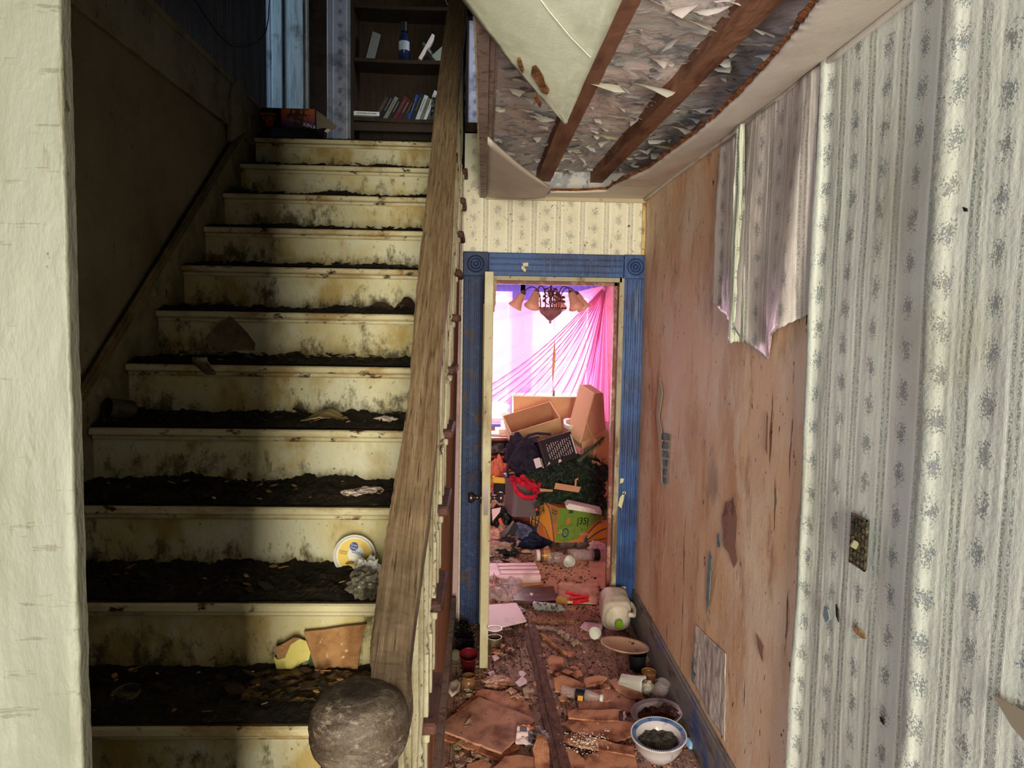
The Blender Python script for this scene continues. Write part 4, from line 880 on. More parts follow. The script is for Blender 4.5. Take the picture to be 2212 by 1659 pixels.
# cardboard flap next to it
m = MB().slab([onY(683, 238, 4.44), onY(700, 250, 4.44), onY(728, 272, 4.44), onY(722, 280, 4.44), onY(700, 276, 4.44), onY(684, 279, 4.44)], (0, .004, 0))
wthing(m, 'cardboard_flap', mat('grey card', (120, 112, 100), (), .8), 'grey torn cardboard flap beside the toy box on the landing', 'cardboard')
m = MB().slab([onY(700, 284, 4.46), onY(708, 276, 4.46), onY(716, 278, 4.46), onY(708, 287, 4.46)], (0, .003, 0)); wthing(m, 'paper_scrap', 'paper', 'small pale scrap on the landing edge beside the grey flap', 'paper scrap')
# corner board of the landing
m = MB().slab([onX(500, 306, XL+.016), onX(498, 215, XL+.016), onX(503, 182, XL+.016), onX(513, 172, XL+.016), onX(524, 180, XL+.016), onX(533, 200, XL+.016), onX(536, 280, XL+.016)], (-.02, 0, 0))
struct('trim_6', m, 'skirt')
M['dimwht'] = mat('dull white print', (120, 122, 122), (), .5); M['dimgold'] = mat('dull gold print', (96, 78, 48), (), .5)
# bookcase
bk0 = onY(757, 200, 5.2).x; bk1 = -.13; BZ = ZU
t = thing('bookcase', 'tall brown bookcase of books in the dark upstairs hall', 'bookcase', (bk0, 5.2, BZ))
Wk = bk1-bk0
def bz(v): return onY(850, v, 5.2).z-BZ
shz = [bz(258)-.0, bz(130), bz(14)]
MB().box(0, .022, 0, .24, 0, 2.2).box(Wk-.022, Wk, 0, .24, 0, 2.2).build('side_panel', 'shelf_wood', t)
MB().box(0, Wk, .235, .245, 0, 2.2).build('back_panel', 'shelf_wood', t)
for i, z in enumerate(shz):
    m = MB().grid(10, 2, lambda a, b: V(.02+(Wk-.04)*a, .235*b, z-.018*math.sin(a*math.pi)*.4)); m.build('shelf', 'shelf_wood', t, solid=.024)
MB().box(.02, Wk-.02, .01, .03, bz(283), shz[0]-.02).build('lower_rail', mat('very dark shelf front', (54, 40, 30), (), .6), t)
MB().box(0, Wk, 0, .24, 2.2, 2.23).build('top_panel', 'shelf_wood', t)
bc = [((60, 50, 46), 'dark brown'), ((24, 22, 28), 'black'), ((120, 118, 112), 'grey'), ((22, 24, 34), 'black-blue'), ((84, 30, 34), 'maroon'), ((70, 26, 30), 'dark red'), ((40, 34, 36), 'charcoal'), ((30, 60, 130), 'bright blue'), ((26, 30, 40), 'navy'), ((180, 184, 180), 'pale grey'), ((110, 110, 92), 'khaki'), ((200, 200, 200), 'white'), ((60, 74, 62), 'dark green'), ((50, 56, 50), 'olive'), ((96, 120, 118), 'teal-grey'), ((40, 84, 92), 'teal'), ((170, 150, 140), 'beige'), ((190, 50, 60), 'red-and-white'), ((80, 30, 44), 'plum'), ((34, 70, 150), 'royal blue'), ((150, 150, 150), 'light grey')]
x = .155; zs = shz[0]+.014
for i, (c, nm) in enumerate(bc):
    h = random.uniform(.15, .19); wd = random.uniform(.020, .030); ln_ = .50 if i < 7 else (.36 if i < 13 else .02)
    if i == 17: h = .235
    if i == 11: h = .21
    t = thing('book', '%s book, number %s from the left on the lower bookcase shelf' % (nm, ['one', 'two', 'three', 'four', 'five', 'six', 'seven', 'eight', 'nine', 'ten', 'eleven', 'twelve', 'thirteen', 'fourteen', 'fifteen', 'sixteen', 'seventeen', 'eighteen', 'nineteen', 'twenty', 'twenty-one'][i]), 'book', (bk0+x, 5.215, BZ+zs-.004), (0, ln_, 0), 'books on the lower shelf')
    mt = mat('cover '+nm, c, (), .5)
    MB().box(0, wd, 0, .11, 0, h, bev=.001).build('cover', mt, t); MB().box(.003, wd-.003, .004, .112, .003, h+.0006).build('pages', 'paper', t)
    MB().box(wd*.40, wd*.60, -.0008, 0, h*.35, h*.85).build('spine_title', 'dimwht' if i % 2 else 'dimgold', t)
    x += wd/math.cos(ln_)*1.02+.002
t = thing('book', 'thick white paperback lying flat at the left end of the lower bookcase shelf', 'book', (bk0+.03, 5.17, BZ+zs), (0, -.05, .25)); MB().box(0, .17, 0, .11, 0, .028, bev=.002).build('cover', 'wht', t); text('ATTITUDES OF STONE', .013, t, 'black', (.085, -.001, .014), (HP, 0, 0))
# upper shelf things
zz = BZ+shz[1]+.012
def ush(u): return onY(u, 100, 5.26).x
one(MB().box(-.03, .03, 0, .12, 0, .19, bev=.002), 'box', mat('dim grey carton', (96, 100, 96), (), .7), 'grey upright carton leaning on the upper bookcase shelf', 'box', (ush(800), 5.24, zz), (0, .25, .3))
t = thing('spray_bottle', 'dark bottle with pale grey label on the upper bookcase shelf', 'bottle', (ush(873), 5.26, zz)); MB().lathe([(0, 0), (.035, 0), (.036, .12), (.030, .16), (.014, .19), (.014, .2)], 20).build('bottle_body', mat('navy bottle', (26, 30, 60), (), .3), t, smooth=True); MB().lathe([(0, .2), (.022, .2), (.022, .26), (0, .26)], 16).build('bottle_cap', 'black', t); MB().lathe([(.0365, .07), (.0365, .13)], 20, cap=False).build('bottle_label', mat('grey label', (150, 156, 160), (), .6), t)
for i, (u, rr, ww, hh, lab) in enumerate(((908, .5, .02, .19, 'white folded paper leaning on the upper bookcase shelf'), (945, -.7, .015, .15, 'grey booklet fallen over on the upper bookcase shelf'), (940, .8, .06, .14, 'pale green-grey packet on the upper bookcase shelf beside the rail'), (962, .2, .02, .10, 'yellow-edged card at the rail end of the upper bookcase shelf'))):
    one(MB().box(-ww/2, ww/2, 0, .12, 0, hh, bev=.001), 'booklet', ('paper', mat('grey booklet', (120, 120, 116), (), .6), mat('green grey packet', (130, 136, 120), (), .6), mat('yellow card', (170, 160, 70), (), .6))[i], lab, 'booklet', (ush(u), 5.22+.03*(i % 2), zz+.01), (0, rr, .1))
# wires
one(MB().tube([onX(418, -5, XL+.01), onX(440, 30, XL+.01), onX(470, 72, XL+.01), onX(500, 100, XL+.01), onX(530, 103, XL+.01), onX(558, 90, XL+.01), onX(574, 70, XL+.01), onX(580, 40, XL+.01), onX(582, -10, XL+.01)], .003, 6), 'hanging_wire', 'wire', 'black wire looping down the dark upstairs wall', 'wire')
one(MB().tube([onY(960, -6, 4.5), onY(968, 12, 4.5), onY(980, 26, 4.5), onY(998, 42, 4.5), onY(1001, 58, 4.5)], .002, 6), 'hanging_wire', 'white_plastic', 'pale thin wire hanging behind the top of the handrail', 'wire')
one(MB().box(onY(1000, 20, 4.3).x, onY(1022, 20, 4.3).x, 4.28, 4.34, onY(1010, 38, 4.3).z, onY(1010, 14, 4.3).z), 'rail_block', 'black', 'black block of upper railing beside the mauve trim', 'railing')
# light switch
p = onX(1861, 1170, XR-.012)
t = thing('light_switch', 'tarnished ornate brass light switch on the floral wallpaper', 'light switch', (XR-.014, p.y, p.z))
hh = .060; ww = .036
m = MB().box(-.006, 0, -ww, ww, -hh, hh, bev=.003); m.build('plate', 'brass', t)
m = MB().box(-.008, -.005, -ww, ww, hh-.004, hh).box(-.008, -.005, -ww, ww, -hh, -hh+.004).box(-.008, -.005, -ww, -ww+.004, -hh, hh).box(-.008, -.005, ww-.004, ww, -hh, hh)
for i in range(4):
    for j in range(7):
        if (i in (1, 2)) and j == 3: continue
        m.lathe([(.0075, 0), (.006, .003), (.003, .0045), (0, .005)], 8, (-.006, -.024+i*.016, -.048+j*.016), R=Matrix.Rotation(-HP, 3, 'Y'))
m.build('raised_pattern', 'brass', t)
MB().box(-.022, -.006, -.004, .004, -.016, .002, rot=(0, .5, 0), bev=.001).build('toggle', mat('aged toggle', (128, 124, 96), (), .4), t)
# ------------------------------------------------------------------ corridor floor
def fscale(p): return p.y/1600
# long lath running down the floor
a = fl(1145, 1350); b = fl(1216, 1659, .012); b2 = b+(b-a).normalized()*.25
d = (b2-a).normalized(); sd = V(-d.y, d.x, 0)
m = MB()
def lf_(s, t):
    sec = [(-.030, 0), (-.029, .010), (.010, .014), (.012, .022), (.016, .022), (.018, .012), (.040, .006), (.040, 0)]
    k = s*(len(sec)-1); i = min(len(sec)-2, int(k)); r = k-i; x = sec[i][0]*(1-r)+sec[i+1][0]*r; z = sec[i][1]*(1-r)+sec[i+1][1]*r
    return a.lerp(b2, t)-sd*x*(1+.25*nz(t*4, 1))+V(0, 0, z+.001+.002*nz(t*30, s*5)+.004*(1+math.sin(t*9)))
m.grid(14, 120, lf_)
one(m, 'floor_lath', mat('ragged brown strip', (118, 76, 66), [((84, 50, 42), 14, .45, .6, (3, 1, 1)), ((50, 28, 24), 40, .6, .68)], .8, (60, 1, .01)), 'long ragged brown moulding strip lying down the middle of the floor', 'moulding')
# fibreboard pieces
def board(pts, z, th, mt, label, tilt=None, seed=0, name='fibreboard_piece', grp=None):
    P = [onZ(u, v, z+th) for u, v in pts]; c = sum(P, Vector())/len(P)
    Q = []
    n = len(P)
    for i in range(n):
        p, q = P[i], P[(i+1) % n]; k = max(1, int((q-p).length/.03))
        for j in range(k):
            r = p.lerp(q, j/k)
            if j: r += V(nz(r.x*40, r.y*40, seed), nz(r.y*40, r.x*40, seed+3), 0)*.006
            Q.append(r)
    m = MB().slab([V(q.x, q.y, z) for q in Q], (0, 0, th))
    if tilt: m.v = [p+V(0, 0, (p.x-c.x)*tilt[0]+(p.y-c.y)*tilt[1]) for p in m.v]; lo = min(p.z for p in m.v); m.v = [p-V(0, 0, lo-z) for p in m.v]
    o = m.build(name, mt, None, loc=(c.x, c.y, z)); return tag(o, label, 'board', grp)
board([(1035, 1505), (1148, 1549), (1156, 1556), (1140, 1573), (1083, 1625), (958, 1578), (957, 1560)], .020, .010, 'fiber_grey', 'large greyish fibreboard square with chips on it lying beside the stair boarding', seed=1)
board([(1040, 1488), (1122, 1498), (1140, 1525), (1152, 1550), (1095, 1532), (1045, 1506), (1000, 1540), (985, 1535)], .006, .012, 'fiber', 'fibreboard sheet sticking out from under the large square piece', seed=2)
board([(955, 1582), (1080, 1628), (1120, 1602), (1122, 1612), (1082, 1642), (955, 1594)], .006, .010, 'fiber', 'lower fibreboard layer edging out below the large square piece', seed=22)
board([(1065, 1659), (1090, 1634), (1120, 1630), (1150, 1635), (1165, 1640), (1176, 1659), (1180, 1690), (1050, 1690)], .02, .010, 'fiber', 'rounded fibreboard piece cut by the bottom of the view, left of the strip', seed=3)
board([(1010, 1650), (1040, 1640), (1062, 1650), (1040, 1690), (1000, 1690)], .006, .010, 'fiber', 'small fibreboard corner at the bottom beside the rounded piece', seed=23)
board([(1150, 1640), (1160, 1618), (1178, 1622), (1186, 1640), (1184, 1690), (1160, 1690)], .03, .010, 'fiber', 'upright curl of fibreboard beside the foil packet', (0, .3), seed=33)
board([(1206, 1612), (1240, 1618), (1262, 1640), (1268, 1690), (1212, 1690)], .018, .010, 'fiber', 'fibreboard piece with curved corner right of the long strip at the bottom', seed=4)
board([(1215, 1560), (1252, 1548), (1368, 1560), (1372, 1586), (1330, 1600), (1290, 1590), (1238, 1580)], .010, .010, 'fiber', 'long fibreboard strip in front of the rear bowl', seed=5)
board([(1205, 1590), (1240, 1584), (1290, 1594), (1330, 1606), (1370, 1612), (1372, 1632), (1300, 1620), (1230, 1606)], .016, .009, 'fiber', 'layered fibreboard strip with pale grit left of the front bowl', seed=6)
board([(1262, 1632), (1300, 1622), (1372, 1634), (1378, 1659), (1380, 1690), (1260, 1690)], .010, .009, 'fiber', 'fibreboard sheet at the bottom edge left of the front bowl', seed=7)
board([(1225, 1534), (1338, 1532), (1336, 1556), (1290, 1556), (1228, 1550)], .018, .008, 'fiber', 'narrow fibreboard strip in front of the crumpled bottle', seed=8)
board([(1345, 1538), (1350, 1535), (1356, 1555), (1346, 1555)], .01, .006, 'paper', 'small pale chip standing right of the narrow fibreboard strip', seed=81, name='chip')
board([(1250, 1505), (1270, 1490), (1330, 1488), (1372, 1500), (1375, 1540), (1340, 1532), (1250, 1533)], .006, .008, 'fiber_grey', 'dusty fibreboard slab between the crumpled bottle and the glass jar', seed=9)
board([(1196, 1472), (1216, 1466), (1242, 1474), (1262, 1482), (1258, 1492), (1220, 1496), (1200, 1492)], .016, .008, 'fiber', 'broken orange fibreboard slab right of the strip, above the crumpled bottle', (0, .15), seed=10)
board([(1182, 1430), (1190, 1420), (1215, 1424), (1218, 1434), (1204, 1446), (1186, 1442)], .010, .008, 'fiber', 'orange fibreboard shard right of the strip, below the stick', (0, .1), seed=12)
board([(1262, 1468), (1290, 1464), (1312, 1470), (1300, 1478), (1266, 1482)], .014, .007, 'fiber', 'ragged fibreboard shard left of the white cup', (.1, .1), seed=13)
board([(1316, 1476), (1330, 1472), (1352, 1484), (1388, 1500), (1392, 1512), (1360, 1506), (1330, 1492)], .016, .007, 'fiber_grey', 'long split fibreboard piece under the white plastic cup', (.0, .1), seed=14)
rnd = random.Random(77)
proto = None
spots = [(1172, 1420), (1232, 1418), (1240, 1448), (1190, 1455), (1204, 1462), (1225, 1455), (1248, 1460), (1288, 1482), (1230, 1503), (1306, 1488), (1215, 1515), (1280, 1545), (1303, 1640), (1330, 1630), (1250, 1600), (1200, 1535), (1168, 1398), (1160, 1412), (1275, 1456), (1335, 1498), (1310, 1518), (1292, 1590), (1345, 1600), (1345, 1648), (1100, 1408), (1085, 1400), (1070, 1412)]
protos = []
SH = ['just below the lower end of the stick', 'right of the stick tip', 'right of the floor strip under the rag tail', 'beside the strip below the long shard', 'touching the strip above the broken slab', 'above the broken orange slab', 'above the split piece under the cup', 'left of the split piece', 'left of the dusty slab corner', 'between dusty slab and white cup', 'beside the crushed bottle neck', "left of the narrow strip's pale chip", 'at the bottom left of the front bowl', "just left of the front bowl's foot", 'on the grit-covered pieces', 'right of the strip beside the crushed bottle', 'under the upper end of the stick', 'under the middle of the stick', 'between the stick and the white cup', "under the white cup's base", 'on the dusty slab', 'behind the grit-covered strip', 'left of the rear dish rim', 'at the bottom edge under the front bowl', 'below the open tin can', 'touching the foot of the door leaf', 'just right of the open tin can']
for k in range(4):
    me = plate_piece(ragged(9, .032, .024, k, .3), .007).build('fibreboard_shard', 'fiber'); protos.append(me)
for i, (u, v) in enumerate(spots):
    o = protos[i] if i < 4 else protos[i % 4].copy()
    if i >= 4: C.objects.link(o)
    o.location = fl(u, v)+V(0, 0, .006+.006*rnd.random()); o.rotation_euler = (rnd.uniform(-.15, .15), rnd.uniform(-.15, .15), rnd.uniform(0, 6)); s_ = rnd.uniform(.5, 1.1); o.scale = (s_, s_, 1)
    tag(o, 'small ragged orange fibreboard shard '+SH[i], 'board shard', 'orange shards on the corridor floor')
# crumbs (uncountable)
def scatter(n, fx, mt, smin, smax, seed, name, label, thick=.4):
    r = random.Random(seed); m = MB()
    for _ in range(n):
        p = fx(r); s_ = r.uniform(smin, smax)*(1 if r.random() < .85 else 1.8); a0 = r.uniform(0, 6.3); k = r.randint(4, 6)
        pts = [p+V(math.cos(a0+6.283*i/k)*s_*r.uniform(.5, 1), math.sin(a0+6.283*i/k)*s_*r.uniform(.4, 1), r.uniform(0, s_*.5)) for i in range(k)]
        m.slab(pts, (0, 0, s_*thick*r.uniform(.3, 1)))
    return tag(m.build(name, mt), label, 'debris', kind='stuff')
cor = lambda r: V(r.uniform(-.12, .87), r.uniform(2.7, 4.2), .001+.014*r.random()**3)
scatter(2600, cor, 'darkchips', .002, .006, 1, 'dark_crumbs', 'dark crumbs scattered over the corridor floor')
scatter(700, cor, 'chips', .002, .007, 2, 'pale_chips', 'pale plaster chips scattered over the corridor floor', .25)
scatter(500, cor, 'fiber', .004, .011, 3, 'orange_crumbs', 'orange fibre crumbs on the corridor floor', .4)
scatter(260, lambda r: fl(r.gauss(1270, 22), r.gauss(1602, 12), .03), 'flake_w', .0015, .004, 4, 'white_grit', 'white grit on the fibreboard pieces')
scatter(320, lambda r: fl(r.gauss(1105, 16), r.gauss(1385, 22), .004+.01*r.random()), 'darkchips', .003, .009, 5, 'dark_crumbs', 'thick dark crumbs beside the two tin cans')
scatter(900, lambda r: V(r.uniform(-.0, .8), r.uniform(4.4, 5.6), .001), 'darkchips', .003, .010, 6, 'dark_crumbs', 'dark droppings scattered over the tan bedroom floor', .3)
scatter(260, lambda r: V(r.uniform(.05, .77), r.uniform(4.15, 4.40), .024), 'darkchips', .003, .008, 8, 'dark_crumbs', 'dark crumbs along the door threshold')
scatter(420, lambda r: V(-.09+abs(r.gauss(0, .09)), r.uniform(2.7, 4.2), .002+.01*r.random()), 'chips', .004, .014, 9, 'pale_scraps', 'pale scraps along the foot of the stair boarding', .15)
scatter(200, lambda r: fl(r.uniform(1320, 1500), r.uniform(1360, 1659), .003), 'chips', .003, .008, 10, 'pale_chips', 'pale chips along the right baseboard', .3)
# bowls
def bowl(loc, r, h, label, rim, gunk, rot=(0, 0, 0), pat=True):
    t = thing('bowl', label, 'bowl', loc, rot)
    out = [(0, 0), (r*.42, 0), (r*.45, .008), (r*.62, .022), (r*.86, h*.62), (r*.90, h-.008), (r, h), (r*.99, h+.003), (r*.80, h-.004), (r*.72, h*.55), (r*.5, .022), (0, .016)]
    MB().lathe(out, 44).build('bowl_body', 'china', t, smooth=True)
    MB().lathe([(r*.985, h+.0042), (r*.81, h-.0022)], 44, cap=False).build('rim_band', rim, t, smooth=True)
    if pat:
        m = MB()
        for k in range(90):
            a = k*math.pi/45; c = V(r*.975*math.cos(a), r*.975*math.sin(a), h+.0045); m.box(c.x-.0022, c.x+.0022, c.y-.0022, c.y+.0022, c.z-.001, c.z+.0012)
        m.build('rim_beads', 'white_plastic', t)
        for k in range(0): pass
    MB().grid(30, 30, lambda a, b: V((a-.5)*2*r*.78*math.sqrt(max(0, 1-((b-.5)*2)**2/2)), (b-.5)*2*r*.78*math.sqrt(max(0, 1-((a-.5)*2)**2/2)), h*.66+.010*nz(a*7, b*7, loc[0]*9)+.004*nz(a*30, b*30))).build('gunk', gunk, t)
    return t
pb = onZ(1424, 1588, .10)
t = bowl((pb.x, pb.y, .004), .112, .105, 'white bowl with blue beaded rim holding grey mould, nearest on the floor', 'chinablue', 'moldgunk', (.10, -.05, 0))
MB().lathe([(.030, 0), (.02, .004), (.0, .006)], 8, (.0, 0, .0)).v
pb2 = onZ(1423, 1547, .055)
t = bowl((pb2.x, pb2.y+.02, .004), .112, .06, 'wide dish of reddish rot directly behind the blue-rimmed bowl', mat('mauve rim', (140, 124, 140), (), .3), 'redgunk', (.0, -.10, 0), False)
one(MB().blob((0, 0, .0), .035, 6, .8, 4, 18, (1.3, 1, .8)), 'food_lump', 'redgunk', 'crusty speckled lump lying in the dish behind the blue-rimmed bowl', 'food', (pb2.x+.035, pb2.y+.0, .072))
p = fl(1492, 1608, .02); one(MB().box(-.02, .02, -.015, .03, 0, .03, bev=.006), 'broken_china', mat('blue white shard', (120, 160, 206), [((200, 210, 220), 60, .5, .6)], .3), 'blue and white patterned china shard beside the bowl and baseboard', 'shard', (p.x, p.y, .004), (.2, .3, .4))
# cans, cups along the baseboard
def can(u, v, r, h, label, lid=True, mt='tin', rot=(0, 0, 0), z=.003):
    p = fl(u, v, z); t = thing('tin_can', label, 'can', (p.x, p.y, z), rot)
    MB().lathe(cylp(r, r, h), 30).build('can_body', mt, t)
    if lid: MB().lathe([(0, h-.004), (r*.35, h-.004), (r*.37, h-.002), (r*.7, h-.002), (r*.72, h-.004), (r*.95, h-.003)], 30, cap=False).build('can_lid', 'gold' if mt != 'tin' else 'foam', t)
    return t
can(1068, 1378, .041, .055, 'lidded tin can against the open door edge, the rear of the two')
can(1068, 1408-12, .038, .052, 'open empty tin can against the open door edge, the front of the two', False, mat('olive tin', (120, 104, 84), [((80, 64, 48), 14, .5, .6)], .4, None, False, .5, .5))
can(1401, 1466, .036, .040, 'gold-lidded round tin beside the baseboard', True, mat('tan tin', (176, 122, 84), [((140, 90, 60), 14, .5, .6)], .4))
one(MB().lathe([(0, .008), (.030, .008), (.034, .012), (.037, .010), (.037, 0), (0, 0)], 30), 'screw_cap', 'gold', 'gold jar lid lying between the glass jar and the rear dish', 'lid', fl(1442, 1525, .004))
p = fl(1340, 1488)
t = thing('plastic_cup', 'white crumbling plastic cup on its side, mouth facing right', 'cup', (p.x+.005, p.y, .040), (0, HP-.05, -.5))
m = MB().lathe([(.030, 0), (.033, .002), (.040, .075), (.0415, .078), (.041, .10), (.043, .112), (.041, .112), (.0385, .10), (.037, .08), (.030, .006), (.0, .006)], 36, cap=False)
m.v = [V(q.x*(1+.15*nz(q.z*20, q.y*30)), q.y*(1+.1*nz(q.z*20, q.x*30, 2)), q.z-(.02*abs(nz(q.x*60, q.y*60)) if q.z < .01 else 0)) for q in m.v]; m.build('cup_body', 'white_plastic', t, smooth=True)
p = fl(1416, 1516); t = thing('glass_jar', 'clear plastic jar tipped against the baseboard behind the dishes', 'jar', (p.x+.0, p.y-.0, .004), (.25, .28, 0))
MB().lathe([(0, 0), (.026, 0), (.030, .004), (.029, .03), (.033, .06), (.034, .085), (.028, .098), (.026, .102), (.030, .106), (.030, .114), (.027, .114)], 28).build('jar_body', 'clear', t, smooth=True)
p = fl(1398, 1500); one(MB().blob((0, 0, .03), .032, 31, .4, 3, 16, (1, 1, 1.1)), 'paper_cup', 'grimy_plastic', 'crushed grey cup wedged between the white cup and the clear jar', 'cup', (p.x, p.y, 0), smooth=True)
p = fl(1376, 1448); t = thing('flower_pot', 'black open pot standing under the tan dish', 'pot', (p.x, p.y, .003)); MB().lathe(cylp(.036, .046, .085, .002), 28).build('pot_body', 'black', t)
# tan dish
p = onZ(1348, 1404, .085); t = thing('dish', 'stained tan oval dish tipped on the black pot', 'dish', p+V(0, 0, .0), (-.02, .10, -.12))
m = MB().lathe([(0, 0), (.07, .0), (.115, .022), (.126, .026), (.124, .032), (.112, .028), (.068, .008), (0, .008)], 44); m.v = [V(q.x, q.y*.78, q.z) for q in m.v]; m.build('dish_body', 'plate', t, smooth=True)
p = fl(1402, 1425); one(MB().box(-.03, .03, -.02, .02, 0, .02, bev=.004), 'sponge', mat('grey green sponge', (110, 110, 92), [((150, 100, 74), 14, .5, .6)], .9), 'grey-green crumbling sponge behind the gold-lidded tin', 'sponge', (p.x, p.y, .002), (.3, .1, .6))
# milk jug: lying with its cap facing the camera
p = fl(1329, 1372); t = thing('milk_jug', 'grimy translucent milk jug with green cap lying by the blue door casing', 'jug', (p.x, 4.165, .165), (HP+.24, 0, .0)); t.scale = (1.06, 1.25, 1)
def jf(a, b):
    th_ = a*2*math.pi; z = b
    prof = [(.0, .0), (.06, .0), (.075, .02), (.078, .12), (.075, .155), (.062, .185), (.038, .205), (.020, .214), (.019, .23)]
    k = b*(len(prof)-1); i = min(len(prof)-2, int(k)); r = k-i; R0 = prof[i][0]*(1-r)+prof[i+1][0]*r; Z = prof[i][1]*(1-r)+prof[i+1][1]*r
    c, s_ = math.cos(th_), math.sin(th_); e = .55 if Z < .17 else .8
    x = R0*math.copysign(abs(c)**e, c); y = R0*math.copysign(abs(s_)**e, s_)
    dn = -.020*math.exp(-((x+.01)**2+(Z-.11)**2)/.0012) if y < 0 else 0
    return V(x+.003*nz(x*30, Z*20), y-dn*1.2+.003*nz(y*30, Z*20, 2), Z)
MB().grid(48, 40, jf).build('jug_body', 'grimy_plastic', t, smooth=True)
MB().tube([(.05, .03, .20), (.082, .02, .19), (.094, .02, .14), (.090, .02, .09), (.068, .02, .07)], .012, 10).build('jug_handle', 'grimy_plastic', t, smooth=True)
MB().lathe([(0, .226), (.021, .226), (.021, .240), (.018, .243), (.0, .241)], 24).build('jug_cap', 'green', t)
p = fl(1287, 1378); t = thing('crushed_cup', 'small crushed white plastic cup lying beside the milk jug', 'cup', (p.x, p.y, .03), (1.2, .1, -.3))
m = MB().lathe([(0, 0), (.031, 0), (.034, .003), (.034, .012), (.031, .015), (.034, .019), (.032, .030), (.027, .034), (.030, .038), (.027, .056), (.022, .06), (.0, .06)][::-1], 26, wob=.04); m.v = [V(p.x, p.y, .06-p.z) for p in m.v]; m.f = [f[::-1] for f in m.f]; m.build('cup_body', 'white_plastic', t, smooth=True)
flat([(1255, 1352), (1290, 1322), (1306, 1330), (1302, 1356), (1282, 1366)], .006, 'newspaper', 'news', 'printed newspaper scrap under the small white cup', 'paper', seed=2)
flat([(1252, 1358), (1262, 1345), (1302, 1350), (1300, 1362), (1280, 1370)], .012, 'envelope', 'foam', 'pale envelope lying on the printed newspaper scrap', 'envelope', seed=4, amp=.004)
# rag and stick
def rag(a, b, w_, amp, seed, label, mt='rag', name='rag', z=.0):
    A, B = a, b; d = (B-A); n_ = V(-d.y, d.x, 0).normalized()
    m = MB().grid(50, 16, lambda s, t: A+d*s+n_*(t-.5)*w_*(.6+.7*abs(nz(s*2, seed, 0, 2)))+V(0, 0, z+.004+amp*abs(nz(s*3, t*1.2, seed, 2))+amp*.5*abs(math.sin(t*7+s*3)))+n_*.03*nz(s*3, seed+4))
    return wthing(m, name, mt, label, 'cloth', smooth=True, solid=.003)
rag(fl(1134, 1357), fl(1218, 1366), .055, .020, 3, 'grey-beige rag twisted across the top of the floor strip')
rag(fl(1210, 1368), fl(1248, 1398), .08, .022, 6, 'drooping striped end of the rag lying right of the stick')
a, b = fl(1168, 1372, .012), fl(1224, 1414, .012); one(MB().tube([a.lerp(b, k/8)+V(0, 0, .004*math.sin(k)) for k in range(9)], [.011+.0012*math.sin(k*2.1) for k in range(9)], 10), 'wooden_stick', 'stick', 'short peeled wooden stick poking out from under the rag', 'stick', smooth=True)
# crumpled bottle + wrapper
p = fl(1212, 1507); bottle((p.x, p.y, .032), .029, .20, (0, HP, -.35), 'crushed clear bottle with dark label lying right of the floor strip', 'clear', 'white_plastic', 'black', .6, 4)
one(MB().box(-.012, .012, -.0008, 0, -.01, .012), 'label_scrap', 'gold_let', 'small yellow-green label stuck to the crushed bottle right of the strip', 'label', (p.x+.08, p.y-.075, .035), (-.6, 0, -.2))
# foil packet
p = fl(1150, 1612); one(MB().blob((0, 0, .025), .045, 41, 1.0, 5, 30, (1.1, 1, .6)), 'foil_ball', 'foil', 'crinkled silver foil beside the floor strip at the bottom', 'foil', (p.x+.02, p.y+.02, .0))
m = MB().grid(14, 10, lambda a, b: V((a-.5)*.10, (b-.5)*.075, .035+.02*(b-.5)+.012*nz(a*4, b*4, 7)))
t = thing('snack_packet', 'torn printed packet with orange corner lying on the silver foil', 'packet', (p.x-.02, p.y+.02, .004), (.25, .1, -.1)); m.build('packet_sheet', 'foam', t, smooth=True, solid=.001)
m = MB().box(-.038, -.008, .002, .028, .052, .0525).box(.0, .03, -.02, .004, .048, .0485); m.build('packet_print', mat('grey print', (110, 104, 116), (), .6), t)
MB().grid(8, 5, lambda a, b: V(-.03+a*.07, .032+b*.016, .045+.012*nz(a*4, b*2))).build('packet_corner', mat('orange corner', (216, 120, 70), (), .5), t)
# beige glove-like cloth, eggshells
rag(fl(1090, 1500), fl(1148, 1528), .05, .022, 9, 'crumpled beige cloth lying left of the floor strip', 'clothmix')
flat([(1128, 1490), (1142, 1484), (1154, 1494), (1150, 1508), (1134, 1508)], .022, 'egg_shell', 'chips', 'round tan shell lying over the beige cloth', 'shell', amp=.012, seed=3)
flat([(1112, 1476), (1128, 1462), (1139, 1470), (1138, 1480), (1122, 1486)], .014, 'paper_scrap', 'foam', 'white rounded scrap left of the floor strip', 'paper scrap', seed=5)
flat([(1120, 1452), (1127, 1449), (1137, 1458), (1130, 1464), (1122, 1460)], .014, 'paper_scrap', 'foam', 'small square white scrap above the rounded scrap', 'paper scrap', seed=6)
flat([(1062, 1420), (1072, 1416), (1080, 1424), (1068, 1430)], .008, 'paper_scrap', 'foam', 'white scrap right of the door edge, below the tin cans', 'paper scrap', seed=7)
flat([(1076, 1412), (1084, 1410), (1088, 1416), (1080, 1420)], .008, 'paper_scrap', 'chips', 'tiny pale scrap below the tin cans', 'paper scrap', seed=8)
flat([(1053, 1456), (1066, 1450), (1070, 1458), (1058, 1464)], .008, 'bottle_top', 'foam', 'pale round disc at the foot of the door edge', 'disc', seed=18)
one(MB().blob((0, 0, .012), .05, 51, .9, 4, 22, (1.3, 1, .4)), 'food_waste', 'clothmix', 'pale mushy food waste at the foot of the door leaf', 'food waste', fl(1075, 1478))
flat([(1000, 1570), (1016, 1552), (1020, 1560), (1016, 1568), (1004, 1574)], .034, 'paper_scrap', 'chips', 'pale folded scrap on the large square fibreboard', 'paper scrap', seed=9)
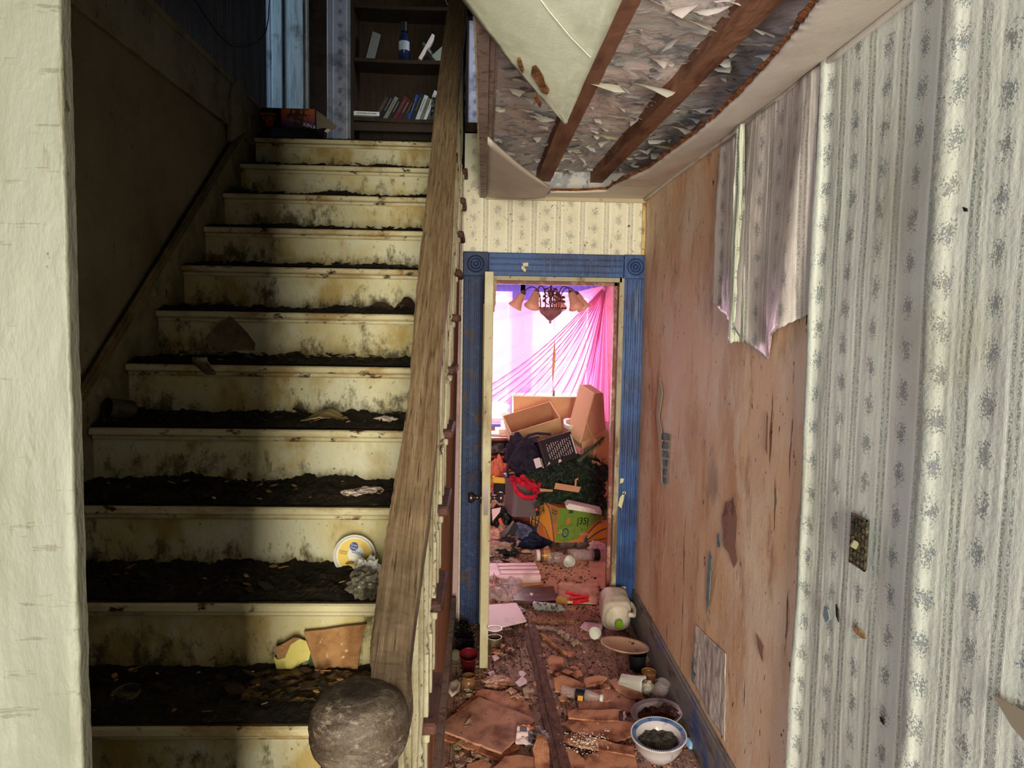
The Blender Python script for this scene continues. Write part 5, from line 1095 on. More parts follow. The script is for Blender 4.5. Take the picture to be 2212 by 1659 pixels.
# dark corner behind the door: lid, red cup, jar, bag
p = fl(1012, 1458); t = thing('drinking_cup', 'dark red plastic cup standing in the dark behind the door leaf', 'cup', (p.x, p.y+.03, .003), (.35, 0, 0)); MB().lathe(cylp(.030, .045, .115, .0015, .002), 30).build('cup_body', 'maroon', t, smooth=True)
p = fl(1012, 1487); t = thing('glass_jar', 'small brownish jar with screw rim below the dark red cup', 'jar', (p.x, p.y, .003)); MB().lathe([(0, 0), (.034, 0), (.037, .006), (.036, .04), (.030, .048), (.032, .05), (.032, .062), (.029, .062), (.028, .05)], 28).build('jar_body', mat('amber brown jar', (120, 84, 56), [((80, 56, 40), 14, .5, .6)], .3), t, smooth=True)
one(MB().lathe([(0, .004), (.022, .004), (.030, .010), (.034, .008), (.034, 0), (0, 0)], 28), 'screw_cap', mat('dull green lid', (84, 76, 56), (), .4), 'dull round lid leaning in the dark behind the door leaf', 'lid', fl(984, 1418, .035), (1.1, 0, .2))
flat([(966, 1500), (972, 1480), (988, 1468), (996, 1480), (990, 1500), (976, 1510)], .02, 'paper_scrap', 'grimy_plastic', 'greyish crumpled sheet against the stair baseboard in the dark', 'paper scrap', amp=.03, seed=12)
one(MB().blob((0, 0, .03), .05, 61, .9, 4, 18, (1, 1, .7)), 'plastic_bag', 'black', 'black glinting bag in the dark gap behind the door leaf', 'bag', fl(1000, 1375))
one(MB().blob((0, 0, .02), .05, 63, .6, 3, 16, (1, 1, .6)), 'dark_rag', 'navy', 'dark rag in the gap behind the door leaf, below the black bag', 'cloth', fl(1005, 1400))
flat([(976, 1612), (988, 1604), (1000, 1600), (996, 1612), (984, 1622)], .012, 'dead_leaf', mat('olive leaf', (150, 140, 96), (), .7), 'slim pale leaf on the floor beside the stair baseboard', 'leaf', seed=14)
flat([(1010, 1612), (1030, 1622), (1060, 1630), (1080, 1634), (1050, 1642), (1020, 1634)], .008, 'paper_scrap', 'fiber_grey', 'grey-brown scrap sticking out under the big square board', 'scrap', seed=15)
# ------------------------------------------------------------------ threshold and bedroom floor
def quadslab(pts, z, th, **k): return MB().slab([V(onZ(u, v, z+th).x, onZ(u, v, z+th).y, z) for u, v in pts], (0, 0, th))
def put(mb, name, mt, label, cat, **k): return wthing(mb, name, mt, label, cat, **k)
put(quadslab([(1056, 1306), (1115, 1302), (1137, 1340), (1090, 1351), (1050, 1355)], .028, .010), 'ceramic_tile', 'foam', 'pale square tile lying in front of the threshold beside the door edge', 'tile')
put(quadslab([(1116, 1312), (1122, 1308), (1136, 1318), (1128, 1324)], .03, .003), 'foil_scrap', 'foil', 'small silver scrap at the corner of the pale tile', 'foil')
put(quadslab([(1085, 1355), (1108, 1354), (1108, 1358), (1085, 1360)], .004, .006), 'plastic_strip', 'foam', 'short white plastic strip between the pale tile and the tin cans', 'strip')
put(quadslab([(1128, 1268), (1196, 1266), (1205, 1296), (1160, 1300), (1108, 1296)], .030, .016), 'wooden_board', 'wood_dark', 'dark varnished wooden board with a small knob on the threshold', 'board')
c = onZ(1148, 1287, .05); one(MB().lathe([(.004, 0), (.005, .006), (.011, .010), (.010, .016), (0, .018)], 14), 'cabinet_knob', 'foam', 'small round knob on the dark varnished board', 'knob', c, (0, 0, 0))
# foam tray with ribs
a = onZ(1057, 1228, .05); b = onZ(1163, 1236, .05)
t = thing('foam_tray', 'pinkish white ribbed foam packing block lying inside the doorway', 'packaging', (a.x-.02, a.y-.20, .004), (0, 0, .10))
MB().box(0, .37, 0, .27, 0, .055, bev=.004).build('tray_block', 'foam', t)
m = MB()
for k in range(3): m.box(.10, .37, .05+k*.075, .09+k*.075, .055, .068, bev=.003)
m.box(0, .09, .0, .25, .055, .066, bev=.003); m.build('tray_ribs', 'foam', t)
m = quadslab([(1118, 1252), (1163, 1247), (1176, 1262), (1125, 1268)], .004, .002); put(m, 'magazine', mat('yellow magazine cover', (206, 170, 100), (), .5), 'yellow magazine corner with a dark letter S under the foam block', 'magazine')
t = bpy.data.objects[[o.name for o in bpy.data.objects if o.name.startswith('magazine')][-1]]; text('S', .09, t, 'maroon', (-.01, 0, .004), (0, 0, .3))
def crumple(u0, v0, u1, v1, z0, hgt, fr, mt, name, label, cat, seed, y=None, th=.0015, n=30):
    P = [onZ(u0, v0, z0), onZ(u1, v0, z0), onZ(u1, v1, z0), onZ(u0, v1, z0)]
    m = MB().grid(n, n, lambda a, b: P[0].lerp(P[1], a).lerp(P[3].lerp(P[2], a), b)+V(.02*nz(a*4, b*4, seed), .02*nz(a*4, b*4, seed+2), hgt*.8*(.15+abs(nz(a*fr, b*fr, seed, 2)))*(1 if .02 < a < .98 and .02 < b < .98 else .3)))
    return put(m, name, mt, label, cat, smooth=True, solid=th)
crumple(1056, 1252, 1128, 1302, .02, .10, 3.2, 'clear', 'plastic_bag', 'clear crumpled plastic bag lying beside the dark varnished board', 'bag', 3)
crumple(1050, 1255, 1082, 1290, .01, .10, 5, 'clothmix', 'rag', 'pale wrinkled cloth under the clear bag by the door edge', 'cloth', 8)
p = onZ(1150, 1304, .06); bottle((p.x, p.y, .045), .028, .22, (0, HP, -.20), 'crinkled silver-clear bottle lying on the threshold', 'foil', None, None, .5, 9)
one(MB().lathe([(0, 0), (.030, 0), (.036, .002), (.037, .010), (.031, .012), (.029, .008), (.0, .008)], 30), 'screw_cap', 'gold', 'gold jar lid standing on the threshold beside the crinkled bottle', 'lid', onZ(1213, 1300, .045), (.75, 0, 0))
crumple(1205, 1262, 1292, 1306, .006, .05, 1.8, mat('tan wrapping paper', (206, 176, 150), [((180, 146, 120), 8, .5, .65)], .8), 'wrapping_paper', 'tan crumpled paper with a raised point behind the red plastic', 'paper', 12)
m = MB()
for k, (u0, v0, u1, v1) in enumerate(((1224, 1280, 1268, 1292), (1232, 1294, 1272, 1288), (1240, 1302, 1270, 1296))):
    a, b = onZ(u0, v0, .05), onZ(u1, v1, .05); m.tube([a.lerp(b, i/10) for i in range(11)], [.011+.003*(i % 3 == 0) for i in range(11)], 8)
put(m, 'plastic_straps', 'red', 'bright red ribbed plastic pieces lying on the tan paper', 'plastic pieces')
# bottles in front of the pile
p = fl(1190, 1214); t = thing('jar', 'brown jar with white lid lying in front of the banana box', 'jar', (p.x+.02, p.y+.02, .048), (0, -HP, .1))
MB().lathe([(0, 0), (.040, 0), (.044, .008), (.044, .09), (.038, .105)], 26).build('jar_body', mat('brown jar', (112, 72, 50), (), .3), t, smooth=True); MB().lathe([(0, .105), (.042, .105), (.042, .130), (0, .130)], 26).build('screw_cap', 'white_plastic', t); MB().lathe([(.0445, .03), (.0445, .08)], 26, cap=False).build('jar_label', 'gold', t)
for (u, v, r, h, rz, lab, mt, sd) in ((1206, 1222, .04, .16, .1, 'crumpled clear bottle right of the brown jar', 'clear', 21), (1250, 1214, .042, .22, -.05, 'long clear bottle lying under the banana box', 'clear', 22), (1286, 1216, .040, .20, .15, 'clear bottle with dark label next to the right door jamb', 'clear', 23), (1232, 1192, .035, .16, .4, 'dim clear bottle behind the crushed paper cup', 'clear_dim', 24), (1268, 1190, .04, .12, .3, 'dark glass jar under the right end of the banana box', 'clear_dim', 25)):
    p = fl(u, v); bottle((p.x-.08, p.y+.04, .045), r, h, (0, HP, rz), lab, mt, 'white_plastic' if sd % 2 else None, 'black' if sd == 23 else None, .8, sd)
p = fl(1220, 1222); t = thing('paper_cup', 'white crushed cup lying on its side between the clear bottles', 'cup', (p.x, p.y+.03, .04), (HP-.1, 0, .3)); m = MB().lathe(cylp(.034, .042, .09), 26, wob=.08); m.build('cup_body', 'white_plastic', t, smooth=True)
one(MB().blob((0, 0, .03), .05, 71, .8, 4, 20, (1.1, .8, .8)), 'tissue', 'foam', 'white crumpled tissue next to the right jamb under the banana box', 'tissue', (lambda q: (q.x, q.y+.05, .03))(fl(1290, 1202)))
put(MB().slab([onY(u, v, 5.5) for u, v in ((1174, 1183), (1184, 1179), (1191, 1192), (1184, 1200))], (0, .003, 0)), 'paper_scrap', 'foam', 'pinkish white tag sticking up over the brown jar', 'paper scrap')
# banana box
def crate(t, w_, d, h, th=.006, m1='card', m2='card_in', flaps=()):
    MB().box(-w_/2, w_/2, -d/2, d/2, 0, th).build('bottom', m1, t)
    for x in (-1, 1): MB().box(x*w_/2-th/2, x*w_/2+th/2, -d/2, d/2, 0, h).build('side_panel', m1, t)
    for y in (-1, 1): MB().box(-w_/2, w_/2, y*d/2-th/2, y*d/2+th/2, 0, h).build('side_panel', m1 if y < 0 else m2, t)
    m = MB()
    for x in (-1, 1): m.box(x*w_/2-th*.55, x*w_/2+th*.55, -d/2, d/2, h, h+.002)
    for y in (-1, 1): m.box(-w_/2, w_/2, y*d/2-th*.55, y*d/2+th*.55, h, h+.002)
    m.build('cut_edge', 'card_edge', t)
    return t
cn = onY(1199, 1172, 5.48)
t = thing('fruit_box', 'printed green and orange fruit box lying tilted on the bedroom rubbish', 'box', (cn.x, cn.y, cn.z), (0, .13, .50))
BW, BD, BH = .50, .34, .265
Mo = mat('orange print board', (206, 122, 62), [((190, 104, 60), 4, .5, .65)], .7)
MB().box(0, BW, 0, BD, 0, BH).build('box_body', Mo, t)
def artf(pts, mt, nm, dz=.001):
    return MB().slab([V(x*BW, -dz, z*BH) for x, z in pts], (0, .001, 0)).build(nm, mt, t)
Mgr = mat('green print', (112, 146, 56), [((96, 128, 48), 20, .5, .65)], .7); Myl = mat('yellow orange print', (226, 158, 56), (), .7); Mbp = mat('slate blue print', (58, 70, 100), (), .7)
artf([(0, 0.03), (.22, .0), (.42, .12), (.55, .32), (.68, .55), (.85, .72), (1, .80), (1, 1), (0, 1)], Mgr, 'green_print')
artf([(.55, 0), (.60, .26), (.72, .5), (.86, .66), (1, .75), (1, 0)], Myl, 'banana_print', .002)
def ln_(pts, w0=.006, mt=None, dz=.003, par=None):
    m = MB().tube([V(x*BW, -dz, z*BH) for x, z in pts], w0, 6); m.v = [V(p.x, -dz+(p.y+dz)*.15, p.z) for p in m.v]; return m.build('print_line', mt or Mbp, t)
ln_([(.55, 0), (.60, .26), (.72, .5), (.86, .66), (1, .75)]); ln_([(.57, .02), (.72, .22), (.86, .36), (1, .44)]); ln_([(.58, .0), (.8, .06), (1, .12)], .004)
MB().slab([V(.29+.012*math.cos(k*.628+.3)*(1 if k % 2 else 2.4), -.0042, .022+.012*math.sin(k*.628+.3)*(1 if k % 2 else 2.4)) for k in range(10)], (0, .001, 0)).build('print_star', Mbp, t)
def disc(x, z, rx, rz, mt, nm, dz=.0035): return MB().slab([V(x+rx*math.cos(k*.314), -dz, z+rz*math.sin(k*.314)) for k in range(20)], (0, .001, 0)).build(nm, mt, t)
disc(.095, .165, .018, .024, Mo, 'hand_hole'); disc(.43, .16, .017, .020, 'card_in', 'hand_hole', .005); disc(.26, .065, .045, .014, 'card_in', 'hand_hole', .005)
disc(.082, .075, .030, .036, 'bluelet', 'round_seal'); disc(.082, .075, .022, .027, Mgr, 'round_seal', .0042); text('25', .020, t, 'bluelet', (.082, -.0048, .075), (HP, 0, 0))
text('|35|', .075, t, 'black', (.235, -.004, .165), (HP, 0, 0)); text('.', .08, t, 'black', (.235, -.004, .12), (HP, 0, 0)); text('THE\nFRUIT', .016, t, 'card_edge', (.035, -.004, .085), (HP, 0, 0))
for x0, x1, z0_, z1_ in ((.09, .13, .225, .25), (.30, .36, .22, .245)): MB().box(x0, x1, -.003, 0, z0_, z1_).build('green_patch', 'lintgreen', t)
# left face art
def lf2(pts, mt, dz=.001): return MB().slab([V(-dz, y*BD, z*BH) for y, z in pts], (.0008, 0, 0)).build('side_print', mt, t)
lf2([(0.05, 0), (.15, .4), (.3, .8), (.5, 1), (1, 1), (1, .30), (.6, .30), (.3, .1)], Myl); lf2([(0.02, .55), (.02, .98), (.32, .98), (.30, .62), (.15, .5)], mat('olive print', (150, 130, 70), (), .7), .002)
m = MB().tube([V(-.003, y*BD, z*BH) for y, z in ((0.03, 0), (.12, .3), (.28, .7), (.42, .92), (.6, 1))], .004, 6).tube([V(-.003, y*BD, z*BH) for y, z in ((.2, .02), (.45, .28), (.75, .40), (1, .38))], .003, 6); m.build('print_line', Mbp, t)
o = text('NATURE\nBEACH', .020, t, 'wood_dark', (-.004, .055, .22), (HP, 0, -HP))
m = MB().lathe([(.042, 0), (.042, .002), (.026, .002), (.026, 0), (.042, 0)], 24, cap=False); m.v = [V(-.004-p.z, .27+p.x*.7, .13+p.y*2.2) for p in m.v]; m.build('print_ring', Mbp, t)
one(MB().blob((0, 0, 0), .018, 4, .3, 2, 10, (.6, 1, 1.2)), 'plastic_clip', 'black', 'black clip with red tip hanging on the orange end of the fruit box', 'clip', onY(1161, 1108, 5.46))
one(MB().blob((0, 0, 0), .011, 5, .2, 2, 8), 'plastic_tip', 'red', 'small bright red tip above the black clip on the fruit box', 'tip', onY(1159, 1101, 5.45))
put(MB().slab([onY(u, v, 5.45) for u, v in ((1222, 1094), (1230, 1088), (1300, 1104), (1300, 1112), (1226, 1100))], (0, .12, .004)), 'foam_board', 'white_plastic', 'white rough foam board on top of the fruit box', 'board')
put(MB().slab([onY(u, v, 5.56) for u, v in ((1226, 1086), (1232, 1084), (1298, 1099), (1297, 1104), (1232, 1090))], (0, .02, 0)), 'cardboard_strip', 'card_in', 'torn brown cardboard strip behind the white foam board', 'cardboard')
# hidden support carton so that the pile stands on something
t = thing('large_carton', 'large plain carton buried under the artificial tree', 'box', (.62, 6.15, 0)); MB().box(-.22, .6, -.2, .25, 0, .60).build('carton', 'card', t)
# grey bin with red cloth
c = onY(1128, 1128, 5.52)
t = thing('storage_bin', 'grey plastic bin with rounded rim holding red cloth', 'bin', (c.x+.0, 5.80, c.z+.0), (.08, .06, .35))
def rr(w_, d, r, z, n=6):
    o = []
    for sx, sy, a0 in ((1, 1, 0), (-1, 1, HP), (-1, -1, 2*HP), (1, -1, 3*HP)):
        for k in range(n+1): a = a0+HP*k/n; o.append(V(sx*(w_/2-r)+r*math.cos(a), sy*(d/2-r)+r*math.sin(a), z))
    return o
def tub(t, w_, d, h, mt, rim=None):
    rings = [rr(w_*.86, d*.84, .03, .0), rr(w_, d, .04, h), rr(w_+.03, d+.03, .045, h), rr(w_+.034, d+.034, .045, h-.025), rr(w_+.03, d+.03, .045, h+.004), rr(w_-.008, d-.008, .04, h+.002), rr(w_*.85, d*.82, .03, .008)]
    rings = [rings[0], rings[1], rings[3], rings[4], rings[5], rings[6]]; m = MB(); n = len(rings[0]); m.v = [p for r in rings for p in r]
    for k in range(len(rings)-1):
        for i in range(n): m.f.append((k*n+i, k*n+(i+1) % n, (k+1)*n+(i+1) % n, (k+1)*n+i))
    m.f.append(tuple(range(n))[::-1]); m.f.append(tuple((len(rings)-1)*n+i for i in range(n))); m.build('bin_body', mt, t, smooth=False)
tub(t, .25, .24, .29, 'greybin')
c2 = onY(1128, 1052, 5.58)
m = MB().grid(34, 34, lambda a, b: c2+V(-.09+.24*a+.02*nz(a*3, b*3), .10*b, .05-.10*b*0-.14*abs(a-.15)*(1-b)+.02*math.sin(a*14+b*9)+.02*nz(a*6, b*6, 2)))
put(m, 'red_cloth', 'redcloth', 'bright red cloth spilling out of the grey bin', 'cloth', smooth=True, solid=.004)
m = MB().tube([onY(u, v, 5.50) for u, v in ((1107, 1035), (1112, 1052), (1120, 1066), (1132, 1074), (1148, 1076), (1160, 1070))], [.012, .016, .020, .020, .02, .014], 10); put(m, 'red_sleeve', 'redcloth', 'twisted red sleeve hanging over the rim of the grey bin', 'cloth', smooth=True)
# yellow lidded tote
c = onY(1092, 1076, 5.95); t = thing('storage_tote', 'black tote with yellow rim behind the grey bin', 'bin', (c.x+.08, 6.1, c.z-.04), (0, 0, -.25)); MB().box(-.15, .15, -.13, .13, 0, .17, bev=.01).build('tote_body', 'black', t)
m = MB().box(-.175, .175, -.155, -.125, .155, .20, bev=.006).box(-.175, -.145, -.155, .155, .155, .20, bev=.006).box(.145, .175, -.155, .155, .155, .20, bev=.006).box(-.175, .175, .125, .155, .155, .20, bev=.006); m.build('tote_rim', 'yellow', t)
t0 = t.location.z
t = thing('wooden_chest', 'low wooden chest under the black tote', 'chest', (c.x+.05, 6.15, 0)); MB().box(-.25, .3, -.15, .3, 0, max(.05, t0-.002)).build('chest_body', 'wood_red', t)
# open carton, back carton, right cartons
def at(u, v, y): return onY(u, v, y)
c = at(1160, 958, 6.15); t = thing('cardboard_box', 'open brown cardboard box tipped towards the doorway above the dark jacket', 'box', (c.x, c.y+.08, c.z), (.42, -.30, .12)); crate(t, .42, .28, .26)
c = at(1180, 925, 6.45); t = thing('cardboard_box', 'upright brown carton with two round holes seen partly through the pink curtain', 'box', (c.x, c.y+.2, c.z-.10), (0, 0, 0))
hb = at(1180, 857, 6.45).z-(c.z-.10); wb = at(1249, 900, 6.45).x-at(1106, 900, 6.45).x
MB().box(-wb/2, wb/2, -.2, .15, 0, hb).build('carton', 'card', t)
MB().box(wb/2-.075, wb/2-.072, -.2015, -.2, 0, hb).build('fold_line', 'card_in', t)
for zz_ in (.13, .19):
    m = MB().lathe([(0, 0), (.018, 0), (.018, .003), (.012, .004), (0, .004)], 16, R=Matrix.Rotation(HP, 3, 'X')); m.v = [p+V(wb/2-.038, -.2, hb-.10-zz_+.06) for p in m.v]; m.build('round_hole', 'greybin', t)
c = at(1285, 940, 5.75); t = thing('cardboard_box', 'tall tapering brown carton leaning at the right door jamb', 'box', (c.x, c.y+.05, c.z), (.25, -.42, .25))
P = [V(-.13, 0, 0), V(.10, -.02, 0), V(.17, 0, .30), V(.10, 0, .33)]
MB().slab(P, (0, .22, 0)).build('carton', 'card_in', t); MB().slab([V(-.14, -.01, -.01), V(-.13, -.01, -.01), V(.10, -.01, .335), V(.09, -.01, .335)], (0, .24, 0)).build('cut_edge', 'card_edge', t); MB().slab([V(-.14, -.03, -.06), V(.12, -.03, -.08), V(.11, -.03, 0), V(-.13, -.03, .0)], (0, .2, 0)).build('flap', 'card', t)
MB().tube([V(-.03, -.012, .18), V(-.035, -.014, .10), V(-.03, -.016, .04), V(-.02, -.016, -.01)], .003, 6).build('cord', 'card_edge', t)
c = at(1244, 934, 6.0); t = thing('plastic_tub', 'translucent white plastic tub behind the black carton', 'tub', (c.x, c.y, c.z), (.3, 0, 0)); tub(t, .18, .12, .09, 'white_plastic')
c = at(1256, 962, 5.95); t = thing('cardboard_box', 'shallow brown cardboard box right of the black carton', 'box', (c.x, c.y+.05, c.z), (.1, .14, -.1)); MB().box(-.085, .085, -.08, .12, 0, .085).build('carton', 'card_in', t)
c = at(1292, 1006, 5.8); t = thing('cardboard_box', 'yellow-tan carton with pale edge beside the right jamb above the tree', 'box', (c.x+.03, c.y+.02, c.z), (0, .05, .2)); MB().box(-.085, .14, -.06, .18, 0, .22).build('carton', mat('yellow tan card', (200, 156, 100), (), .8), t); MB().box(-.095, -.085, -.065, .18, 0, .22).build('cut_edge', 'card_edge', t)
c = at(1284, 1006, 5.7); put(MB().tube([at(1274, 998, 5.7), at(1290, 1002, 5.7), at(1306, 1014, 5.7)], .018, 8), 'cream_tube', 'card_edge', 'cream rolled edge lying on the tree beside the right jamb', 'roll')
# black printed carton
c = at(1210, 1000, 5.62); t = thing('product_box', 'black glossy carton with rows of small white print on top of the artificial tree', 'box', (c.x-.02, c.y, c.z-.01), (-.22, -.27, .22)); t.scale = (1.12, 1.1, 1.12)
MB().box(-.09, .16, 0, .20, 0, .19, bev=.002).build('carton', 'black_box', t)
m = MB()
for k in range(11):
    x = -.035+k*.0165; h0 = .035+.01*math.sin(k*2); z_ = .04
    for q in range(12): 
        if (q*7+k*3) % 5: m.box(x-.0022, x+.0022, -.0012, 0, z_+q*.0095, z_+q*.0095+.0075)
m.build('print_rows', 'white_print', t)
MB().box(.148, .156, -.0012, 0, .03, .17).build('print_rows', 'white_print', t); MB().box(-.078, -.076, -.0012, 0, .0, .19).build('edge_line', 'wood_dark', t)
m = MB().slab([(-.072, -.0012, .012), (-.048, -.0012, .020), (-.052, -.0012, .034)], (0, .001, 0)).slab([(.01, -.0012, .006), (.035, -.0012, .010), (.03, -.0012, .03), (.015, -.0012, .024)], (0, .001, 0)); m.build('emblem', 'white_print', t)
m = MB().box(-.0915, -.09, .04, .10, .0, .07); m.build('side_label', 'white_print', t)
M['dk'] = mat('dark label print', (40, 30, 40), (), .5)
m = MB()
for k in range(4): m.box(-.0925, -.0915, .048, .092, .052-k*.012, .056-k*.012)
m.build('label_print', 'dk', t)
a = at(1150, 1000, 5.6); put(MB().slab([at(1152, 992, 5.52), at(1165, 988, 5.52), at(1171, 1008, 5.52), at(1158, 1012, 5.52)], (0, .002, 0)), 'shipping_label', 'white_print', 'pale printed label on the dark box end beside the jacket', 'label')
# navy jacket hump
c = at(1132, 985, 5.72)
m = MB().blob((0, 0, 0), .17, 12, .30, 2.2, 34, (.82, .7, .95)); m.v = [p+V(0, 0, .012*nz(p.x*22, p.z*10, 3)) for p in m.v]
one(m, 'jacket', 'navy', 'dark navy jacket draped over a box left of the black carton', 'jacket', (c.x+.0, c.y+.06, c.z-.01), (0, -.5, 0), smooth=True)
m = MB().tube([at(u, v, 5.55) for u, v in ((1128, 952), (1142, 940), (1160, 936), (1176, 937), (1190, 938))], .010, 8).tube([at(u, v, 5.56) for u, v in ((1104, 985), (1116, 962), (1140, 948), (1165, 944))], .008, 8).tube([at(u, v, 5.5) for u, v in ((1098, 1032), (1096, 1010), (1106, 985), (1122, 965))], .010, 8)
put(m, 'jacket_folds', 'navy', 'folded sleeve edge lying along the top of the navy jacket', 'sleeve', smooth=True)
# artificial tree heap
tr = thing('artificial_tree', 'dark green artificial christmas tree heaped across the boxes', 'artificial tree', at(1222, 1060, 5.7))
T0 = tr.location.copy(); m = MB(); r = random.Random(9)
lumps = [(1165, 1030, .10), (1195, 1020, .10), (1225, 1015, .12), (1255, 1010, .13), (1285, 1020, .13), (1175, 1065, .09), (1210, 1050, .10), (1245, 1045, .12), (1280, 1055, .13), (1180, 1090, .06), (1205, 1085, .07), (1235, 1080, .08), (1268, 1082, .09), (1292, 1090, .09), (1225, 1100, .04), (1150, 1028, .06)]
cores = [at(u, v, 5.72) for u, v, _ in lumps]
for i, (u, v, s_) in enumerate(lumps): m.blob(cores[i]-T0, s_*.8, i, .4, 3, 10)
m.build('inner_branches', 'dark_core', tr)
m = MB()
def needles(m, p, d, L, n, r, ln=.020):
    q = p
    for i in range(n):
        q = p+d*L*i/n+V(0, 0, -.02*(i/n)**2); nd = V(r.gauss(0, 1), r.gauss(0, 1), r.gauss(0, 1)).normalized()*ln*r.uniform(.6, 1.2)+d*.008; sd = nd.cross(V(r.random(), r.random(), r.random())).normalized()*.0013
        m.add([q-sd, q+sd, q+nd], [(0, 1, 2)])
for i in range(900):
    k = r.randrange(len(lumps)); s_ = lumps[k][2]; d = V(r.gauss(0, 1), -abs(r.gauss(0, 1)), r.gauss(0, 1)).normalized(); p = cores[k]+d*s_*.75
    needles(m, p-T0, (d+V(r.gauss(0, .5), r.gauss(0, .3), r.gauss(0, .5))).normalized(), .06, 26, r)
m.build('needles', 'needle', tr)
t2 = thing('garland', 'green tinsel garland rising from the tree to the right jamb', 'garland', at(1262, 985, 5.6)); m = MB(); pth = [at(u, v, 5.6) for u, v in ((1250, 992), (1268, 975), (1285, 962), (1304, 945))]
for i in range(60): q = lerpl(pth, i/60); needles(m, q-t2.location, V(r.gauss(0, 1), r.gauss(0, 1), r.gauss(0, 1)).normalized(), .01, 26, r, .022)
m.build('tinsel', mat('grey green tinsel', (96, 116, 92), (), .5), t2); m = MB().tube([q-t2.location for q in pth], .006, 6); m.build('garland_core', 'dark_core', t2)
for pts, lab in (([(1200, 1043), (1255, 1052), (1250, 1064), (1197, 1056)], 'brown cardboard flap sticking out of the middle of the tree'), ([(1165, 1055), (1194, 1058), (1194, 1062), (1167, 1062)], 'thin brown cardboard edge left of the larger flap in the tree')):
    put(MB().slab([at(u, v, 5.53) for u, v in pts], (0, .005, 0)), 'cardboard_flap', 'card_in', lab, 'cardboard')
put(MB().tube([at(1243, 1050, 5.53), at(1244, 1036, 5.53), at(1249, 1034, 5.53)], .008, 6), 'stem_stub', 'card_in', 'small brown peg standing above the cardboard flap in the tree', 'peg')
# left side: dresser, clothes, bags
a = at(1040, 1000, 6.35); b = at(1112, 1000, 6.35)
t = thing('dresser', 'red-brown open dresser piled with papers left of the open carton', 'dresser', (a.x, 6.35, 0)); dw = b.x-a.x
zt1, zt2 = at(1080, 946, 6.35).z, at(1080, 985, 6.35).z
MB().box(-.2, dw, 0, .45, zt1-.025, zt1, bev=.003).build('top_board', 'wood_red', t); MB().box(-.2, dw, 0, .45, zt2-.02, zt2, bev=.003).build('shelf_board', 'wood_red', t); MB().box(dw-.02, dw, 0, .45, 0, zt1-.025).build('side_board', 'wood_red', t); MB().box(-.2, dw, .43, .45, 0, zt1-.025).build('back_board', 'wood_dark', t)
for i, (u, v, w_, h_, lab) in enumerate(((1078, 944, .16, .02, 'white papers stacked flat on the dresser'), (1088, 934, .12, .035, 'pale box on the papers on the dresser'), (1100, 925, .09, .06, 'bright white sheet standing on the dresser'))):
    c = at(u, v, 6.5); one(MB().box(-w_/2, w_/2, -.08, .08, 0, h_, bev=.002), 'paper_stack', 'paper', lab, 'papers', (c.x, 6.52+.03*i, zt1+.001+.021*min(i, 1)*(i > 0)+.036*(i > 1)), (0, 0, .2*i))
c = at(1076, 968, 6.4); one(MB().blob((0, 0, 0), .085, 33, .8, 3, 20, (1.2, .8, .45)), 'grey_clothes', mat('grey mauve cloth', (120, 104, 112), [((80, 66, 76), 10, .5, .6)], .8), 'grey-mauve crumpled clothing on the dresser shelf', 'clothing', (c.x, 6.48, zt2+.045))
c = at(1082, 1000, 6.3)
def heap(u, v, y, r, sq, mt, name, label, cat, seed, amp=.6, z=None, rot=(0, 0, 0)):
    c = at(u, v, y); return one(MB().blob((0, 0, 0), r, seed, amp, 3, 24, sq), name, mt, label, cat, (c.x, y, c.z if z is None else z), rot)
heap(1078, 1030, 6.2, .13, (.8, .7, 1.1), mat('coral cloth', (214, 120, 96), [((170, 80, 64), 8, .5, .6)], .8), 'coral_clothes', 'coral crumpled clothing between the dresser and the black tote', 'clothing', 41)
heap(1076, 1068, 6.1, .05, (1.1, .8, .9), mat('pale blue cloth', (130, 150, 206), (), .8), 'blue_cloth', 'small pale blue cloth behind the door knob', 'cloth', 42)
heap(1078, 1092, 5.95, .12, (1, .7, .6), 'clothmix', 'pale_clothes', 'pale pink tangled clothes just below the door knob', 'clothing', 43, .9)
heap(1078, 1118, 5.8, .09, (1.1, .7, 1.0), 'black', 'black_bag', 'black glossy bag with orange print left of the grey bin', 'bag', 44, .5)
put(MB().slab([at(u, v, 5.68) for u, v in ((1076, 1122), (1082, 1118), (1086, 1130), (1080, 1134))], (0, .004, 0)), 'bag_print', mat('orange print', (210, 90, 50), (), .6), 'orange printed patch on the black bag left of the bin', 'print')
put(MB().slab([at(u, v, 5.62) for u, v in ((1062, 1100), (1082, 1096), (1080, 1106), (1064, 1126))], (0, .003, 0)), 'magazine', 'foam', 'white folded magazine edge on the black bag', 'magazine')
heap(1078, 1160, 5.7, .15, (1.0, .8, .55), 'clothmix', 'clothes_heap', 'heap of pale dirty clothes inside the doorway on the door-knob side', 'clothing', 45, .9)
heap(1072, 1185, 5.45, .11, (1.2, .8, .45), 'rag', 'grey_clothes', 'grey-brown cloth at the front of the clothes heap', 'clothing', 46, .8)
heap(1142, 1165, 5.75, .16, (1.15, .7, .62), 'bluebag', 'blue_bag', 'dark blue fabric bag slumped in front of the grey bin', 'bag', 47, .25)
heap(1120, 1148, 5.7, .09, (1.1, .7, .7), mat('grey blue cloth', (104, 108, 146), [((70, 70, 100), 6, .5, .6)], .8), 'blue_cloth', 'grey-blue cloth spread over the dark blue bag', 'cloth', 48, .5)
heap(1092, 1196, 5.4, .07, (1.2, .8, .6), 'black', 'black_bag', 'black lump on the floor left of the dark blue bag', 'bag', 49, .4)
heap(1098, 1172, 5.5, .045, (1.3, .8, .7), 'navy', 'striped_pouch', 'dark purple striped pouch above the black lump', 'pouch', 50, .4)
